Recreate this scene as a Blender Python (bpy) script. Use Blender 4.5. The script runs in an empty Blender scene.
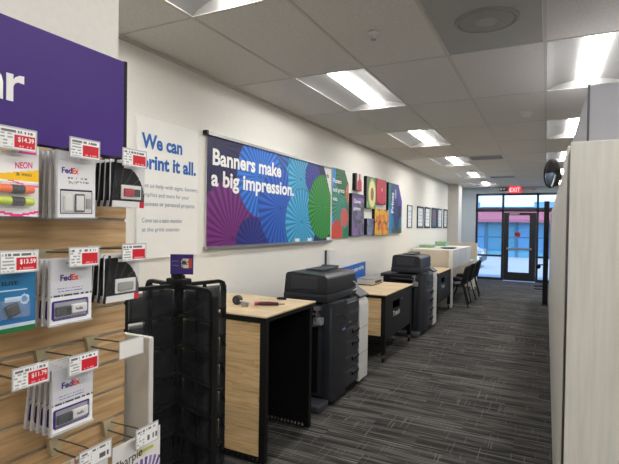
import bpy, bmesh, math, random
import numpy as np
from mathutils import Vector, Matrix
random.seed(7)
sc = bpy.context.scene
COL = sc.collection
V = Vector

# ------------------------------------------------------------------ materials
def lin(c):
    return tuple(((x/12.92) if x <= .04045 else ((x+.055)/1.055)**2.4) for x in c)
def rgb(r, g, b): return lin((r/255, g/255, b/255))
def mat(name, col, rough=.5, metal=0, emit=None, es=0, spec=.5, bump=None, coat=0):
    m = bpy.data.materials.new(name); m.use_nodes = True
    nt = m.node_tree; b = nt.nodes['Principled BSDF']
    b.inputs['Base Color'].default_value = (*col, 1)
    b.inputs['Roughness'].default_value = rough
    b.inputs['Metallic'].default_value = metal
    b.inputs['Specular IOR Level'].default_value = spec
    b.inputs['Coat Weight'].default_value = coat
    if emit:
        b.inputs['Emission Color'].default_value = (*emit, 1)
        b.inputs['Emission Strength'].default_value = es
    # a little procedural tone variation so that no surface is perfectly flat
    tc = nt.nodes.new('ShaderNodeTexCoord'); n = nt.nodes.new('ShaderNodeTexNoise')
    n.inputs['Scale'].default_value = bump[0] if bump else 6
    nt.links.new(tc.outputs['Object'], n.inputs['Vector'])
    mx = nt.nodes.new('ShaderNodeMix'); mx.data_type = 'RGBA'
    mx.inputs[6].default_value = (*[c*.95 for c in col], 1); mx.inputs[7].default_value = (*[min(1, c*1.05) for c in col], 1)
    nt.links.new(n.outputs['Fac'], mx.inputs[0]); nt.links.new(mx.outputs[2], b.inputs['Base Color'])
    if bump:
        bp = nt.nodes.new('ShaderNodeBump'); bp.inputs['Strength'].default_value = bump[1]; bp.inputs['Distance'].default_value = .003
        nt.links.new(n.outputs['Fac'], bp.inputs['Height']); nt.links.new(bp.outputs[0], b.inputs['Normal'])
    return m
def see_through(name, col, opaque, rough=.1, tint=(1, 1, 1)):
    m = bpy.data.materials.new(name); m.use_nodes = True; nt = m.node_tree
    b = nt.nodes['Principled BSDF']; b.inputs['Base Color'].default_value = (*col, 1); b.inputs['Roughness'].default_value = rough
    t = nt.nodes.new('ShaderNodeBsdfTransparent'); t.inputs[0].default_value = (*tint, 1)
    mx = nt.nodes.new('ShaderNodeMixShader'); mx.inputs[0].default_value = opaque
    nt.links.new(t.outputs[0], mx.inputs[1]); nt.links.new(b.outputs[0], mx.inputs[2])
    nt.links.new(mx.outputs[0], nt.nodes['Material Output'].inputs[0])
    return m
def attr_mat(name, rough=.45, spec=.4):
    m = bpy.data.materials.new(name); m.use_nodes = True; nt = m.node_tree
    b = nt.nodes['Principled BSDF']; b.inputs['Roughness'].default_value = rough; b.inputs['Specular IOR Level'].default_value = spec
    a = nt.nodes.new('ShaderNodeAttribute'); a.attribute_name = 'ink'
    nt.links.new(a.outputs['Color'], b.inputs['Base Color'])
    return m

M = {}
M['wall'] = mat('wall paint', rgb(230, 228, 221), .85, bump=(60, .08))
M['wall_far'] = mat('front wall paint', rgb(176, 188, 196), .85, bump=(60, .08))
M['column'] = mat('column paint', rgb(206, 202, 196), .85)
M['tbar'] = mat('ceiling grid metal', rgb(196, 192, 186), .5)
M['chrome'] = mat('satin chrome', rgb(200, 200, 200), .4, .3)
M['white'] = mat('white plastic', rgb(225, 224, 220), .45)
M['offwhite'] = mat('off white plastic', rgb(205, 203, 196), .5)
M['black'] = mat('black powder coat', rgb(16, 16, 17), .55, spec=.3)
M['blackpanel'] = mat('black painted panel', rgb(34, 35, 38), .6, spec=.3)
M['charcoal'] = mat('charcoal plastic', rgb(54, 57, 65), .45, bump=(200, .05))
M['charcoal2'] = mat('dark charcoal plastic', rgb(39, 42, 48), .4)
M['slate'] = mat('slate plastic', rgb(64, 67, 74), .4)
M['steel'] = mat('brushed steel', rgb(165, 165, 165), .35, .9)
M['wire'] = mat('dull zinc wire', rgb(120, 118, 112), .4, .7)
M['groove'] = mat('slat groove metal', rgb(168, 162, 150), .4, .4)
M['bracket'] = mat('tan plastic', rgb(176, 164, 134), .5)
M['purple'] = mat('purple sign face', rgb(66, 38, 122), .5, spec=.3)
M['purpledark'] = mat('deep purple', rgb(52, 28, 110), .4)
M['ink_white'] = mat('white lettering', rgb(240, 240, 238), .5)
M['ink_blue'] = mat('blue lettering', rgb(0, 95, 178), .5)
M['ink_grey'] = mat('grey blue lettering', rgb(122, 140, 168), .6)
M['ink_black'] = mat('black lettering', rgb(22, 22, 24), .6)
M['ink_purple'] = mat('purple lettering', rgb(60, 20, 130), .5)
M['ink_orange'] = mat('orange lettering', rgb(235, 60, 20), .5)
M['ink_pink'] = mat('pink lettering', rgb(225, 50, 130), .5)
M['blue'] = mat('bright blue sign', rgb(0, 98, 190), .45)
M['red'] = mat('red plastic', rgb(170, 22, 42), .35)
M['darkred'] = mat('dark red plastic', rgb(72, 16, 26), .35)
M['board'] = mat('white sign board', rgb(236, 235, 230), .55)
M['beige'] = mat('beige laminate', rgb(205, 194, 178), .6)
M['grey'] = mat('grey plastic', rgb(150, 150, 148), .5)
M['violet_grey'] = mat('pale violet grey paint', rgb(178, 178, 186), .6)
M['green'] = mat('green plastic', rgb(138, 176, 138), .5)
M['rubber'] = mat('black rubber', rgb(20, 20, 20), .8)
M['asphalt'] = mat('pale concrete paving', rgb(165, 170, 174), .9, bump=(5, .2))
M['facade_blue'] = mat('blue shop front', rgb(84, 140, 164), .4)
M['facade_dark'] = mat('dark blue window frame', rgb(66, 104, 130), .4)
M['facade_white'] = mat('white fascia', rgb(205, 212, 210), .6)
M['facade_band'] = mat('blue fascia band', rgb(92, 142, 180), .5)
M['awning'] = mat('red awning', rgb(146, 84, 100), .7)
M['carpaint'] = mat('silver white car paint', rgb(215, 222, 228), .25, .1, coat=.5)
M['carglass'] = mat('dark car glass', rgb(40, 60, 72), .08)
M['led'] = mat('troffer lens', (1, 1, 1), .5, emit=(1, .98, .95), es=17)
M['reflector'] = mat('satin grey reflector', (.21, .205, .2), .6)
M['exit'] = mat('exit sign red', rgb(220, 30, 50), .5, emit=(1, .05, .09), es=.45)
M['exit_text'] = mat('exit letters', (1, .6, .6), .5, emit=(1, .5, .5), es=.9)
M['glass'] = see_through('window glass', (.02, .03, .04), .08, .03, (.93, .97, 1))
M['smoke'] = see_through('smoked acrylic', (.05, .053, .058), .42, .06, (.68, .69, .7))
M['clear'] = see_through('clear blister plastic', (.75, .77, .8), .10, .12)
M['frosty'] = see_through('cloudy plastic edge', (.68, .69, .72), .7, .25)
M['print'] = attr_mat('printed ink')
M['cardprint'] = attr_mat('printed card', .35)

def tile_mat():
    m = mat('acoustic ceiling tile', rgb(168, 162, 154), .9, spec=.2)
    nt = m.node_tree; b = nt.nodes['Principled BSDF']
    tc = nt.nodes.new('ShaderNodeTexCoord'); n = nt.nodes.new('ShaderNodeTexNoise'); n.inputs['Scale'].default_value = 90; n.inputs['Detail'].default_value = 5
    nt.links.new(tc.outputs['Object'], n.inputs['Vector'])
    r = nt.nodes.new('ShaderNodeValToRGB'); r.color_ramp.elements[0].position = .3; r.color_ramp.elements[1].position = .6
    r.color_ramp.elements[0].color = (*rgb(206, 202, 195), 1); r.color_ramp.elements[1].color = (*rgb(221, 217, 211), 1)
    nt.links.new(n.outputs['Fac'], r.inputs[0]); nt.links.new(r.outputs[0], b.inputs['Base Color'])
    bp = nt.nodes.new('ShaderNodeBump'); bp.inputs['Strength'].default_value = .3; bp.inputs['Distance'].default_value = .002
    nt.links.new(n.outputs['Fac'], bp.inputs['Height']); nt.links.new(bp.outputs[0], b.inputs['Normal'])
    return m
M['tile'] = tile_mat()
def math_n(nt, op, a, b=None, c=None):
    n = nt.nodes.new('ShaderNodeMath'); n.operation = op
    for i, v in enumerate((a, b, c)):
        if v is None: continue
        if hasattr(v, 'links'): nt.links.new(v, n.inputs[i])
        else: n.inputs[i].default_value = v
    return n.outputs[0]
def stretched(nt, vec, sx, sy, sz, scale=1, detail=2, rough=.5):
    mp = nt.nodes.new('ShaderNodeMapping'); mp.inputs['Scale'].default_value = (sx, sy, sz)
    nt.links.new(vec, mp.inputs[0]); n = nt.nodes.new('ShaderNodeTexNoise'); n.inputs['Scale'].default_value = scale
    n.inputs['Detail'].default_value = detail; n.inputs['Roughness'].default_value = rough
    nt.links.new(mp.outputs[0], n.inputs['Vector']); return n.outputs['Fac']
def ramp(nt, fac, stops, interp='LINEAR'):
    r = nt.nodes.new('ShaderNodeValToRGB'); cr = r.color_ramp; cr.interpolation = interp
    while len(cr.elements) < len(stops): cr.elements.new(.5)
    for e, (p, c) in zip(cr.elements, stops): e.position = p; e.color = (*c, 1)
    nt.links.new(fac, r.inputs[0]); return r.outputs[0]
def mixc(nt, fac, a, b, mode='MIX'):
    mx = nt.nodes.new('ShaderNodeMix'); mx.data_type = 'RGBA'; mx.blend_type = mode
    for i, v in ((0, fac), (6, a), (7, b)):
        if hasattr(v, 'links'): nt.links.new(v, mx.inputs[i])
        elif i == 0: mx.inputs[0].default_value = v
        else: mx.inputs[i].default_value = (*v, 1)
    return mx.outputs[2]
def carpet_mat():
    m = bpy.data.materials.new('striped carpet planks'); m.use_nodes = True; nt = m.node_tree
    b = nt.nodes['Principled BSDF']; b.inputs['Roughness'].default_value = .95; b.inputs['Specular IOR Level'].default_value = .1
    tc = nt.nodes.new('ShaderNodeTexCoord'); sp = nt.nodes.new('ShaderNodeSeparateXYZ'); nt.links.new(tc.outputs['Object'], sp.inputs[0])
    x, y = sp.outputs[0], sp.outputs[1]
    # planks 1.0 m along X, 0.25 m along Y, each with its own random shift
    row = math_n(nt, 'FLOOR', math_n(nt, 'DIVIDE', y, .25))
    xs = math_n(nt, 'ADD', x, math_n(nt, 'MULTIPLY', row, .37))
    colm = math_n(nt, 'FLOOR', math_n(nt, 'DIVIDE', xs, 1.0))
    cb = nt.nodes.new('ShaderNodeCombineXYZ'); nt.links.new(row, cb.inputs[0]); nt.links.new(colm, cb.inputs[1])
    wn = nt.nodes.new('ShaderNodeTexWhiteNoise'); wn.noise_dimensions = '3D'; nt.links.new(cb.outputs[0], wn.inputs['Vector'])
    off = nt.nodes.new('ShaderNodeVectorMath'); off.operation = 'SCALE'; off.inputs['Scale'].default_value = 30
    nt.links.new(wn.outputs['Color'], off.inputs[0])
    ad = nt.nodes.new('ShaderNodeVectorMath'); ad.operation = 'ADD'; nt.links.new(tc.outputs['Object'], ad.inputs[0]); nt.links.new(off.outputs[0], ad.inputs[1])
    v = ad.outputs[0]
    base = rgb(60, 59, 57)
    c = ramp(nt, stretched(nt, v, 2.2, 26, 1, 1, 2), [(.36, rgb(50, 50, 49)), (.6, rgb(76, 73, 71))])
    st = stretched(nt, v, 1.5, 75, 1, 1, 1, .4)
    c = mixc(nt, ramp(nt, st, [(.61, (0, 0, 0)), (.655, (.9, .9, .9))]), c, rgb(122, 120, 116))
    st2 = stretched(nt, v, 1.1, 15, 1, 1, 1, .3)
    fine = stretched(nt, v, 5, 200, 1, 1, 1)
    blk = math_n(nt, 'MULTIPLY', ramp(nt, st2, [(.55, (0, 0, 0)), (.6, (1, 1, 1))]), ramp(nt, fine, [(.4, (.1, .1, .1)), (.58, (.85, .85, .85))]))
    c = mixc(nt, blk, c, rgb(107, 105, 101))
    ln = stretched(nt, v, 85, 2.0, 1, 1, 1, .4)
    c = mixc(nt, ramp(nt, ln, [(.675, (0, 0, 0)), (.70, (.75, .75, .75))]), c, rgb(117, 114, 111))
    dk = stretched(nt, v, 1.4, 60, 1, 1, 1, .4)
    c = mixc(nt, ramp(nt, dk, [(.30, (.8, .8, .8)), (.37, (0, 0, 0))]), c, rgb(33, 32, 32))
    tone = mixc(nt, wn.outputs['Value'], (.88, .88, .88), (1.06, 1.06, 1.06))
    c = mixc(nt, 1.0, c, tone, 'MULTIPLY')
    nt.links.new(c, b.inputs['Base Color'])
    n = nt.nodes.new('ShaderNodeTexNoise'); n.inputs['Scale'].default_value = 400; nt.links.new(tc.outputs['Object'], n.inputs['Vector'])
    bp = nt.nodes.new('ShaderNodeBump'); bp.inputs['Strength'].default_value = .4; bp.inputs['Distance'].default_value = .003
    nt.links.new(n.outputs['Fac'], bp.inputs['Height']); nt.links.new(bp.outputs[0], b.inputs['Normal'])
    return m
M['carpet'] = carpet_mat()
def wood_mat(name, along, across, c0, c1, c2, stave=.045, length=.5, strength=1.0, rough=.5):
    """butcher-block staves: grain runs along axis `along`, staves stacked along `across`"""
    m = bpy.data.materials.new(name); m.use_nodes = True; nt = m.node_tree
    b = nt.nodes['Principled BSDF']; b.inputs['Roughness'].default_value = rough; b.inputs['Specular IOR Level'].default_value = .35
    tc = nt.nodes.new('ShaderNodeTexCoord'); sp = nt.nodes.new('ShaderNodeSeparateXYZ'); nt.links.new(tc.outputs['Object'], sp.inputs[0])
    a, s = sp.outputs[along], sp.outputs[across]
    row = math_n(nt, 'FLOOR', math_n(nt, 'DIVIDE', s, stave))
    sh = math_n(nt, 'ADD', a, math_n(nt, 'MULTIPLY', row, length*.413))
    cl = math_n(nt, 'FLOOR', math_n(nt, 'DIVIDE', sh, length))
    cb = nt.nodes.new('ShaderNodeCombineXYZ'); nt.links.new(row, cb.inputs[0]); nt.links.new(cl, cb.inputs[1])
    wn = nt.nodes.new('ShaderNodeTexWhiteNoise'); nt.links.new(cb.outputs[0], wn.inputs['Vector'])
    off = nt.nodes.new('ShaderNodeVectorMath'); off.operation = 'SCALE'; off.inputs['Scale'].default_value = 9; nt.links.new(wn.outputs['Color'], off.inputs[0])
    ad = nt.nodes.new('ShaderNodeVectorMath'); ad.operation = 'ADD'; nt.links.new(tc.outputs['Object'], ad.inputs[0]); nt.links.new(off.outputs[0], ad.inputs[1])
    k = [70, 70, 70]; k[along] = 4
    g = stretched(nt, ad.outputs[0], *k, 1, 3, .6)
    c = ramp(nt, g, [(.3, c0), (.5, c1), (.7, c2)])
    tone = mixc(nt, wn.outputs['Value'], tuple(1-.13*strength for _ in range(3)), tuple(1+.07*strength for _ in range(3)))
    c = mixc(nt, 1.0, c, tone, 'MULTIPLY'); nt.links.new(c, b.inputs['Base Color'])
    return m
W3 = (rgb(196, 158, 106), rgb(220, 186, 136), rgb(232, 204, 160))
M['wood_top'] = wood_mat('butcher block top', 0, 1, rgb(205, 178, 138), rgb(222, 198, 160), rgb(232, 212, 178))
M['wood_front'] = wood_mat('butcher block front', 0, 2, *W3, stave=.05)
M['wood_slat'] = wood_mat('oak slat panel', 1, 2, rgb(160, 128, 88), rgb(190, 157, 115), rgb(206, 176, 134), stave=.0765, length=3, strength=.5)
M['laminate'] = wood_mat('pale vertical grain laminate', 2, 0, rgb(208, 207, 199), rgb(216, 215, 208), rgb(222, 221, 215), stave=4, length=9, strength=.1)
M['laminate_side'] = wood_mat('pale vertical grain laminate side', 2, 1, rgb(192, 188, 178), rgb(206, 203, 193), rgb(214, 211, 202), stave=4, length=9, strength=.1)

# ------------------------------------------------------------------ mesh builder
class MB:
    def __init__(s): s.bm = bmesh.new()
    def box(s, x0, y0, z0, x1, y1, z1, bev=0, rot=None, piv=None, seg=2):
        vs = [s.bm.verts.new(p) for p in ((x0, y0, z0), (x1, y0, z0), (x1, y1, z0), (x0, y1, z0), (x0, y0, z1), (x1, y0, z1), (x1, y1, z1), (x0, y1, z1))]
        fs = [s.bm.faces.new([vs[i] for i in f]) for f in ((0, 3, 2, 1), (4, 5, 6, 7), (0, 1, 5, 4), (1, 2, 6, 5), (2, 3, 7, 6), (3, 0, 4, 7))]
        geo = vs
        if bev:
            es = list({e for f in fs for e in f.edges})
            r = bmesh.ops.bevel(s.bm, geom=es, offset=bev, segments=seg, affect='EDGES', profile=.5)
            geo = list({v for f in r['faces'] for v in f.verts} | {v for v in vs if v.is_valid})
        if rot is not None:
            bmesh.ops.rotate(s.bm, verts=[v for v in geo if v.is_valid], cent=piv or ((x0+x1)/2, (y0+y1)/2, (z0+z1)/2), matrix=rot)
        return s
    def prism(s, prof, axis, a, b):
        """extrude closed 2D profile along axis 0/1/2 from a to b; prof coords are the other two axes in order"""
        def mk(p, t):
            q = [p[0], p[1]]; q.insert(axis, t); return q
        A = [s.bm.verts.new(mk(p, a)) for p in prof]; B = [s.bm.verts.new(mk(p, b)) for p in prof]
        n = len(prof)
        s.bm.faces.new(A); s.bm.faces.new(B[::-1])
        for i in range(n): s.bm.faces.new((A[i], B[i], B[(i+1) % n], A[(i+1) % n]))
        return s
    def tube(s, pts, r, n=8, caps=True):
        pts = [V(p) for p in pts]; rings = []
        up = None
        for i, p in enumerate(pts):
            d = (pts[min(i+1, len(pts)-1)]-pts[max(i-1, 0)]).normalized()
            if up is None: up = V((0, 0, 1)) if abs(d.z) < .9 else V((1, 0, 0))
            a = d.cross(up).normalized(); up = a.cross(d).normalized()
            rr = r[i] if isinstance(r, (list, tuple)) else r
            rings.append([s.bm.verts.new(p+(a*math.cos(2*math.pi*k/n)+up*math.sin(2*math.pi*k/n))*rr) for k in range(n)])
        for A, B in zip(rings, rings[1:]):
            for k in range(n): s.bm.faces.new((A[k], A[(k+1) % n], B[(k+1) % n], B[k]))
        if caps: s.bm.faces.new(rings[0][::-1]); s.bm.faces.new(rings[-1])
        return s
    def lathe(s, prof, c=(0, 0, 0), n=24, axis='z'):
        rings = []
        for r, h in prof:
            ring = []
            for k in range(n):
                a = 2*math.pi*k/n; p = (r*math.cos(a), r*math.sin(a), h)
                if axis == 'y': p = (p[0], p[2], p[1])
                if axis == 'x': p = (p[2], p[0], p[1])
                ring.append(s.bm.verts.new(V(p)+V(c)))
            rings.append(ring)
        for A, B in zip(rings, rings[1:]):
            for k in range(n): s.bm.faces.new((A[k], A[(k+1) % n], B[(k+1) % n], B[k]))
        s.bm.faces.new(rings[0][::-1]); s.bm.faces.new(rings[-1]); return s
    def quad(s, *p): s.bm.faces.new([s.bm.verts.new(q) for q in p]); return s
    def grid(s, P, thick=None):
        """P[i][j] grid of points; thick = offset vector for a solid sheet"""
        def lay(o): return [[s.bm.verts.new(V(p)+o) for p in r] for r in P]
        A = lay(V((0, 0, 0))); n, m_ = len(P), len(P[0])
        for i in range(n-1):
            for j in range(m_-1): s.bm.faces.new((A[i][j], A[i+1][j], A[i+1][j+1], A[i][j+1]))
        if thick is not None:
            B = lay(V(thick))
            for i in range(n-1):
                for j in range(m_-1): s.bm.faces.new((B[i][j], B[i][j+1], B[i+1][j+1], B[i+1][j]))
            for i in range(n-1):
                s.bm.faces.new((A[i][0], B[i][0], B[i+1][0], A[i+1][0])); s.bm.faces.new((A[i][-1], A[i+1][-1], B[i+1][-1], B[i][-1]))
            for j in range(m_-1):
                s.bm.faces.new((A[0][j], A[0][j+1], B[0][j+1], B[0][j])); s.bm.faces.new((A[-1][j], B[-1][j], B[-1][j+1], A[-1][j+1]))
        return s

def origin_of(p):
    o = V((0, 0, 0))
    while p is not None: o += p.location; p = p.parent
    return o
def obj(name, mb, m, parent=None, smooth=False, world=True):
    me = bpy.data.meshes.new(name); bmesh.ops.recalc_face_normals(mb.bm, faces=mb.bm.faces)
    mb.bm.to_mesh(me); mb.bm.free()
    me.materials.append(M[m] if isinstance(m, str) else m)
    o = bpy.data.objects.new(name, me); COL.objects.link(o)
    if smooth: me.shade_smooth(); 
    return place(o, parent, world)
def place(o, parent, world=True):
    me = o.data
    if parent is not None:
        o.parent = parent
        if world: me.transform(Matrix.Translation(-origin_of(parent)))
    elif world and len(me.vertices):
        xs = [v.co for v in me.vertices]
        c = V(((min(v.x for v in xs)+max(v.x for v in xs))/2, (min(v.y for v in xs)+max(v.y for v in xs))/2, min(v.z for v in xs)))
        me.transform(Matrix.Translation(-c)); o.location = c
    return o
def smooth_some(o, ang=40):
    me = o.data; me.shade_smooth(); me.set_sharp_from_angle(angle=math.radians(ang)); return o
def tag(o, label, cat, group=None, kind=None):
    if label: o['label'] = label
    if cat: o['category'] = cat
    if group: o['group'] = group
    if kind: o['kind'] = kind
    return o
def thing(name, label, cat, loc, group=None):
    o = bpy.data.objects.new(name, None); COL.objects.link(o); o.location = loc; o.empty_display_size = .05
    return tag(o, label, cat, group)
def structure(name, mb, m, label=None, parent=None):
    me = obj(name, mb, m, parent)
    if parent is None:
        # structures keep world origin so that procedural patterns stay put
        me.data.transform(Matrix.Translation(me.location)); me.location = (0, 0, 0); me['kind'] = 'structure'
        if label: tag(me, label, None)
    return me
def copy_tree(o, parent=None):
    c = o.copy(); COL.objects.link(c); c.parent = parent
    for ch in list(o.children): copy_tree(ch, c)
    return c
def text(name, s, org, right, up, m, parent, w=None, h=.05, ext=.0006, bold=0.0, spacing=1.0, world=True, label=None):
    cu = bpy.data.curves.new(name, 'FONT'); cu.body = s; cu.size = 1; cu.offset = bold; cu.extrude = 0; cu.resolution_u = 3; cu.space_character = spacing
    t = bpy.data.objects.new(name, cu); COL.objects.link(t); bpy.context.view_layer.update()
    me = bpy.data.meshes.new_from_object(t.evaluated_get(bpy.context.evaluated_depsgraph_get()))
    bpy.data.objects.remove(t); bpy.data.curves.remove(cu)
    xs = [v.co.x for v in me.vertices]; ys = [v.co.y for v in me.vertices]
    x0, x1, y0 = min(xs), max(xs), 0
    sx = (w/(x1-x0)) if w else h/.7; sy = h/.7       # h = capital height
    R_, U_ = V(right).normalized(), V(up).normalized(); N_ = R_.cross(U_); O_ = V(org)
    for v in me.vertices: v.co = O_+R_*((v.co.x-x0)*sx)+U_*((v.co.y-y0)*sy)+N_*ext
    me.materials.clear(); me.materials.append(M[m] if isinstance(m, str) else m)
    o = bpy.data.objects.new(name, me); COL.objects.link(o)
    if label: o['label'] = label
    return place(o, parent, world)
def raster(name, org, right, up, w, h, nx, ny, fn, parent, m='print', world=True, label=None):
    """a printed sheet: a fine grid of flat ink cells; fn(u, v) in metres gives linear colour or None"""
    R_, U_, O_ = V(right).normalized(), V(up).normalized(), V(org)
    vs = [tuple(O_+R_*(w*i/nx)+U_*(h*j/ny)) for j in range(ny+1) for i in range(nx+1)]
    fs, cs = [], []
    for j in range(ny):
        for i in range(nx):
            c = fn((i+.5)*w/nx, (j+.5)*h/ny)
            if c is None: continue
            a = j*(nx+1)+i; fs.append((a, a+1, a+nx+2, a+nx+1)); cs += [(*c[:3], 1)]*4
    me = bpy.data.meshes.new(name); me.from_pydata(vs, [], fs)
    at = me.color_attributes.new('ink', 'FLOAT_COLOR', 'CORNER'); at.data.foreach_set('color', np.array(cs, dtype=np.float32).ravel())
    used = set(i for f in fs for i in f)
    if len(used) < len(vs):
        bm = bmesh.new(); bm.from_mesh(me); bmesh.ops.delete(bm, geom=[v for v in bm.verts if not v.link_faces], context='VERTS'); bm.to_mesh(me); bm.free()
    me.materials.append(M[m]); o = bpy.data.objects.new(name, me); COL.objects.link(o)
    if label: o['label'] = label
    return place(o, parent, world)
YR, ZU = (0, 1, 0), (0, 0, 1)

# ------------------------------------------------------------------ room shell
CEIL = 2.742; XW = -2.457; XR = 3.4; YB = -3.2; YF = 14.85
structure('floor', MB().box(XW-.1, YB-.1, -.1, XR+.1, YF, 0), 'carpet', 'dark grey carpet with pale streaks')
structure('wall_left', MB().box(XW-.1, YB, 0, XW, YF, CEIL+.3), 'wall')
structure('wall_back', MB().box(XW-.1, YB-.1, 0, XR+.1, YB, CEIL+.3), 'wall')
structure('wall_right', MB().box(XR, YB, 0, XR+.1, YF, CEIL+.3), 'wall')
# the stub wall behind the slat display
structure('wall_stub', MB().box(-1.5, YB, 0, -1.1, .955, CEIL), 'wall')
# front wall with the glazed entrance
f = MB(); f.box(XW-.1, YF, 0, -1.9, YF+.15, CEIL+.3); f.box(-1.9, YF, 2.56, 1.5, YF+.15, CEIL+.3); f.box(1.5, YF, 0, XR+.1, YF+.15, CEIL+.3)
structure('wall_front', f, 'wall_far')
structure('wall_column', MB().box(XW, 13.4, 0, -2.17, 13.95, CEIL), 'column')

# ceiling tiles on a 0.61 x 1.22 grid, openings for the light fittings
XT = [-2.457, -1.855, -1.245, -.635, -.03, .58, 1.19, 1.8, 2.41, 3.02, 3.4]
Y0 = 3.357; DY = 1.2195
YT = [YB]+[Y0+DY*k for k in range(-5, 10) if YB < Y0+DY*k < YF]+[YF]
def near(v, L): return min(range(len(L)), key=lambda i: abs(L[i]-v))
lights = [(-1.855, Y0+DY*k) for k in (-4, -2, 0, 2, 4, 6, 8)]+[(-.03, Y0+DY*k) for k in (-4, -2, 0, 2, 4, 6, 8)]+[(1.8, Y0+DY*k) for k in (-4, -2, 0, 2, 4, 6, 8)]  # the rightmost row is unseen, added for interior light
lights = [(x, y) for x, y in lights if y+DY < YF and y > YB]
lights = [l for l in lights if not (l[0] < -1 and l[1] < 0)]
lights += [(x, Y0+DY*k) for x in (1.19,) for k in (-3, -5)]  # extra unseen lights, added to brighten slat panel and woodgrain end panel
lights = [l for l in lights if l[1] > YB]
skip = {(near(x, XT), near(y, YT)) for x, y in lights}
cm = MB()
for i in range(len(XT)-1):
    for j in range(len(YT)-1):
        if (i, j) in skip: continue
        cm.box(XT[i]+.002, YT[j]+.002, CEIL, XT[i+1]-.002, YT[j+1]-.002, CEIL+.02)
structure('ceiling', cm, 'tile')
structure('ceiling_slab', MB().box(XW-.1, YB-.1, CEIL+.2, XR+.1, YF+.15, CEIL+.3), 'wall')
tb = MB()
for x in XT[1:-1]: tb.box(x-.009, YB, CEIL-.005, x+.009, YF, CEIL+.001)
for y in YT[1:-1]: tb.box(XW, y-.006, CEIL-.003, XR, y+.006, CEIL+.0005)
structure('trim_1', tb, 'tbar', 'white metal ceiling grid')
structure('trim_2', MB().box(XW, .94, CEIL-.022, XW+.02, YF, CEIL-.001), 'tbar', 'wall angle along the ceiling')
structure('baseboard_left', MB().box(XW, YB, 0, XW+.012, 13.4, .1), 'rubber')

# ---- troffers
def make_light():
    t = thing('ceiling_light', '', 'ceiling light', (0, 0, CEIL), 'recessed ceiling lights')
    w, l, d = .608, 1.2155, .055
    fr = MB(); e = .012
    fr.box(0, 0, -.004, w, e, .004).box(0, l-e, -.004, w, l, .004).box(0, e, -.004, e, l-e, .004).box(w-e, e, -.004, w, l-e, .004)
    obj('frame', fr, 'tbar', t, world=False)
    cx = w/2
    for sgn in (-1, 1):
        rows = []
        for k in range(9):
            u = k/8; x = cx+sgn*(.075+(w/2-e-.075)*u); z = d*math.cos(u*math.pi/2)**.7 if u < 1 else 0
            rows.append([(x, e+.055*0, z), (x, l-e, z)])
        smooth_some(obj('reflector', MB().grid(rows), 'reflector', t, world=False))
    for yy, s in ((e, 1), (l-e, -1)):
        obj('end_reflector', MB().grid([[(e, yy, 0), (e, yy+s*.02, d)], [(w-e, yy, 0), (w-e, yy+s*.02, d)]]), 'reflector', t, world=False)
    rows = []
    for k in range(9):
        a = math.pi*k/8; rows.append([(cx-.072*math.cos(a), e+.012, d-.006-.03*math.sin(a)), (cx-.072*math.cos(a), l-e-.012, d-.006-.03*math.sin(a))])
    smooth_some(obj('lens', MB().grid(rows), 'led', t, world=False))
    obj('housing', MB().box(0, 0, d+.002, w, l, d+.03), 'white', t, world=False)
    return t
L0 = make_light(); first = True
ordn = ['second', 'third', 'fourth', 'fifth', 'sixth', 'seventh']
for x, y in lights:
    if x > 1 or round((y-Y0)/DY) in (-3, -5): lab = 'added ceiling light outside the view, there to brighten the room'
    else:
        k = round((y-Y0)/DY)
        if x < -1:
            names = {-4: 'recessed ceiling light behind the viewpoint near the left wall', -2: 'nearest ceiling light, cut off by the top of the photo above the white text board',
                     0: 'long ceiling light above the fan banner, largest fully seen one of the left row', 2: 'ceiling light next beyond the largest one in the left row',
                     4: 'third fully seen ceiling light in the left row, beside the metal air vent', 6: 'second farthest seen ceiling light in the left row', 8: 'farthest small ceiling light of the left row near the entrance'}
        else:
            names = {-4: 'recessed ceiling light behind the viewpoint on the right', -2: 'ceiling light on the right just above the top of the photo', 0: 'big bright ceiling light at top right over the grey partition',
                     2: 'second ceiling light of the right row, half behind the grey partition', 4: 'third ceiling light of the right row, just above the black hanging cap', 6: 'fourth ceiling light of the right row, hidden past the black cap', 8: 'farthest ceiling light of the right row'}
        lab = names[k]
    o = L0 if first else copy_tree(L0); first = False
    o.location = (x+.001, y+.002, CEIL); o['label'] = lab
# ---- ceiling fittings
t = thing('ceiling_speaker', 'large round grey grille set flush in a dark ceiling tile', 'speaker', (-.33, 2.9, CEIL))
M['greygrille'] = mat('grey grille', rgb(150, 148, 143), .7); M['darktile'] = mat('dark tile', rgb(168, 167, 163), .8)
obj('panel', MB().box(-.618, 2.15, CEIL-.003, -.045, 3.345, CEIL), 'darktile', t)
smooth_some(obj('grille', MB().lathe([(.155, CEIL-.004), (.15, CEIL-.012), (.12, CEIL-.016)], (-.33, 2.87, 0)), 'greygrille', t))
smooth_some(obj('trim_ring', MB().lathe([(.175, CEIL-.003), (.172, CEIL-.01), (.156, CEIL-.012), (.155, CEIL-.003)], (-.33, 2.87, 0), 32), 'greygrille', t))
smooth_some(obj('centre_cap', MB().lathe([(.06, CEIL-.016), (.045, CEIL-.02)], (-.33, 2.87, 0)), 'darktile', t))
t = thing('fire_sprinkler', 'small chrome sprinkler head hanging from ceiling tile', 'sprinkler', (-.973, 2.77, CEIL-.05))
smooth_some(obj('escutcheon', MB().lathe([(.034, CEIL), (.034, CEIL-.004), (.016, CEIL-.01)], (-.973, 2.77, 0)), 'white', t))
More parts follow.
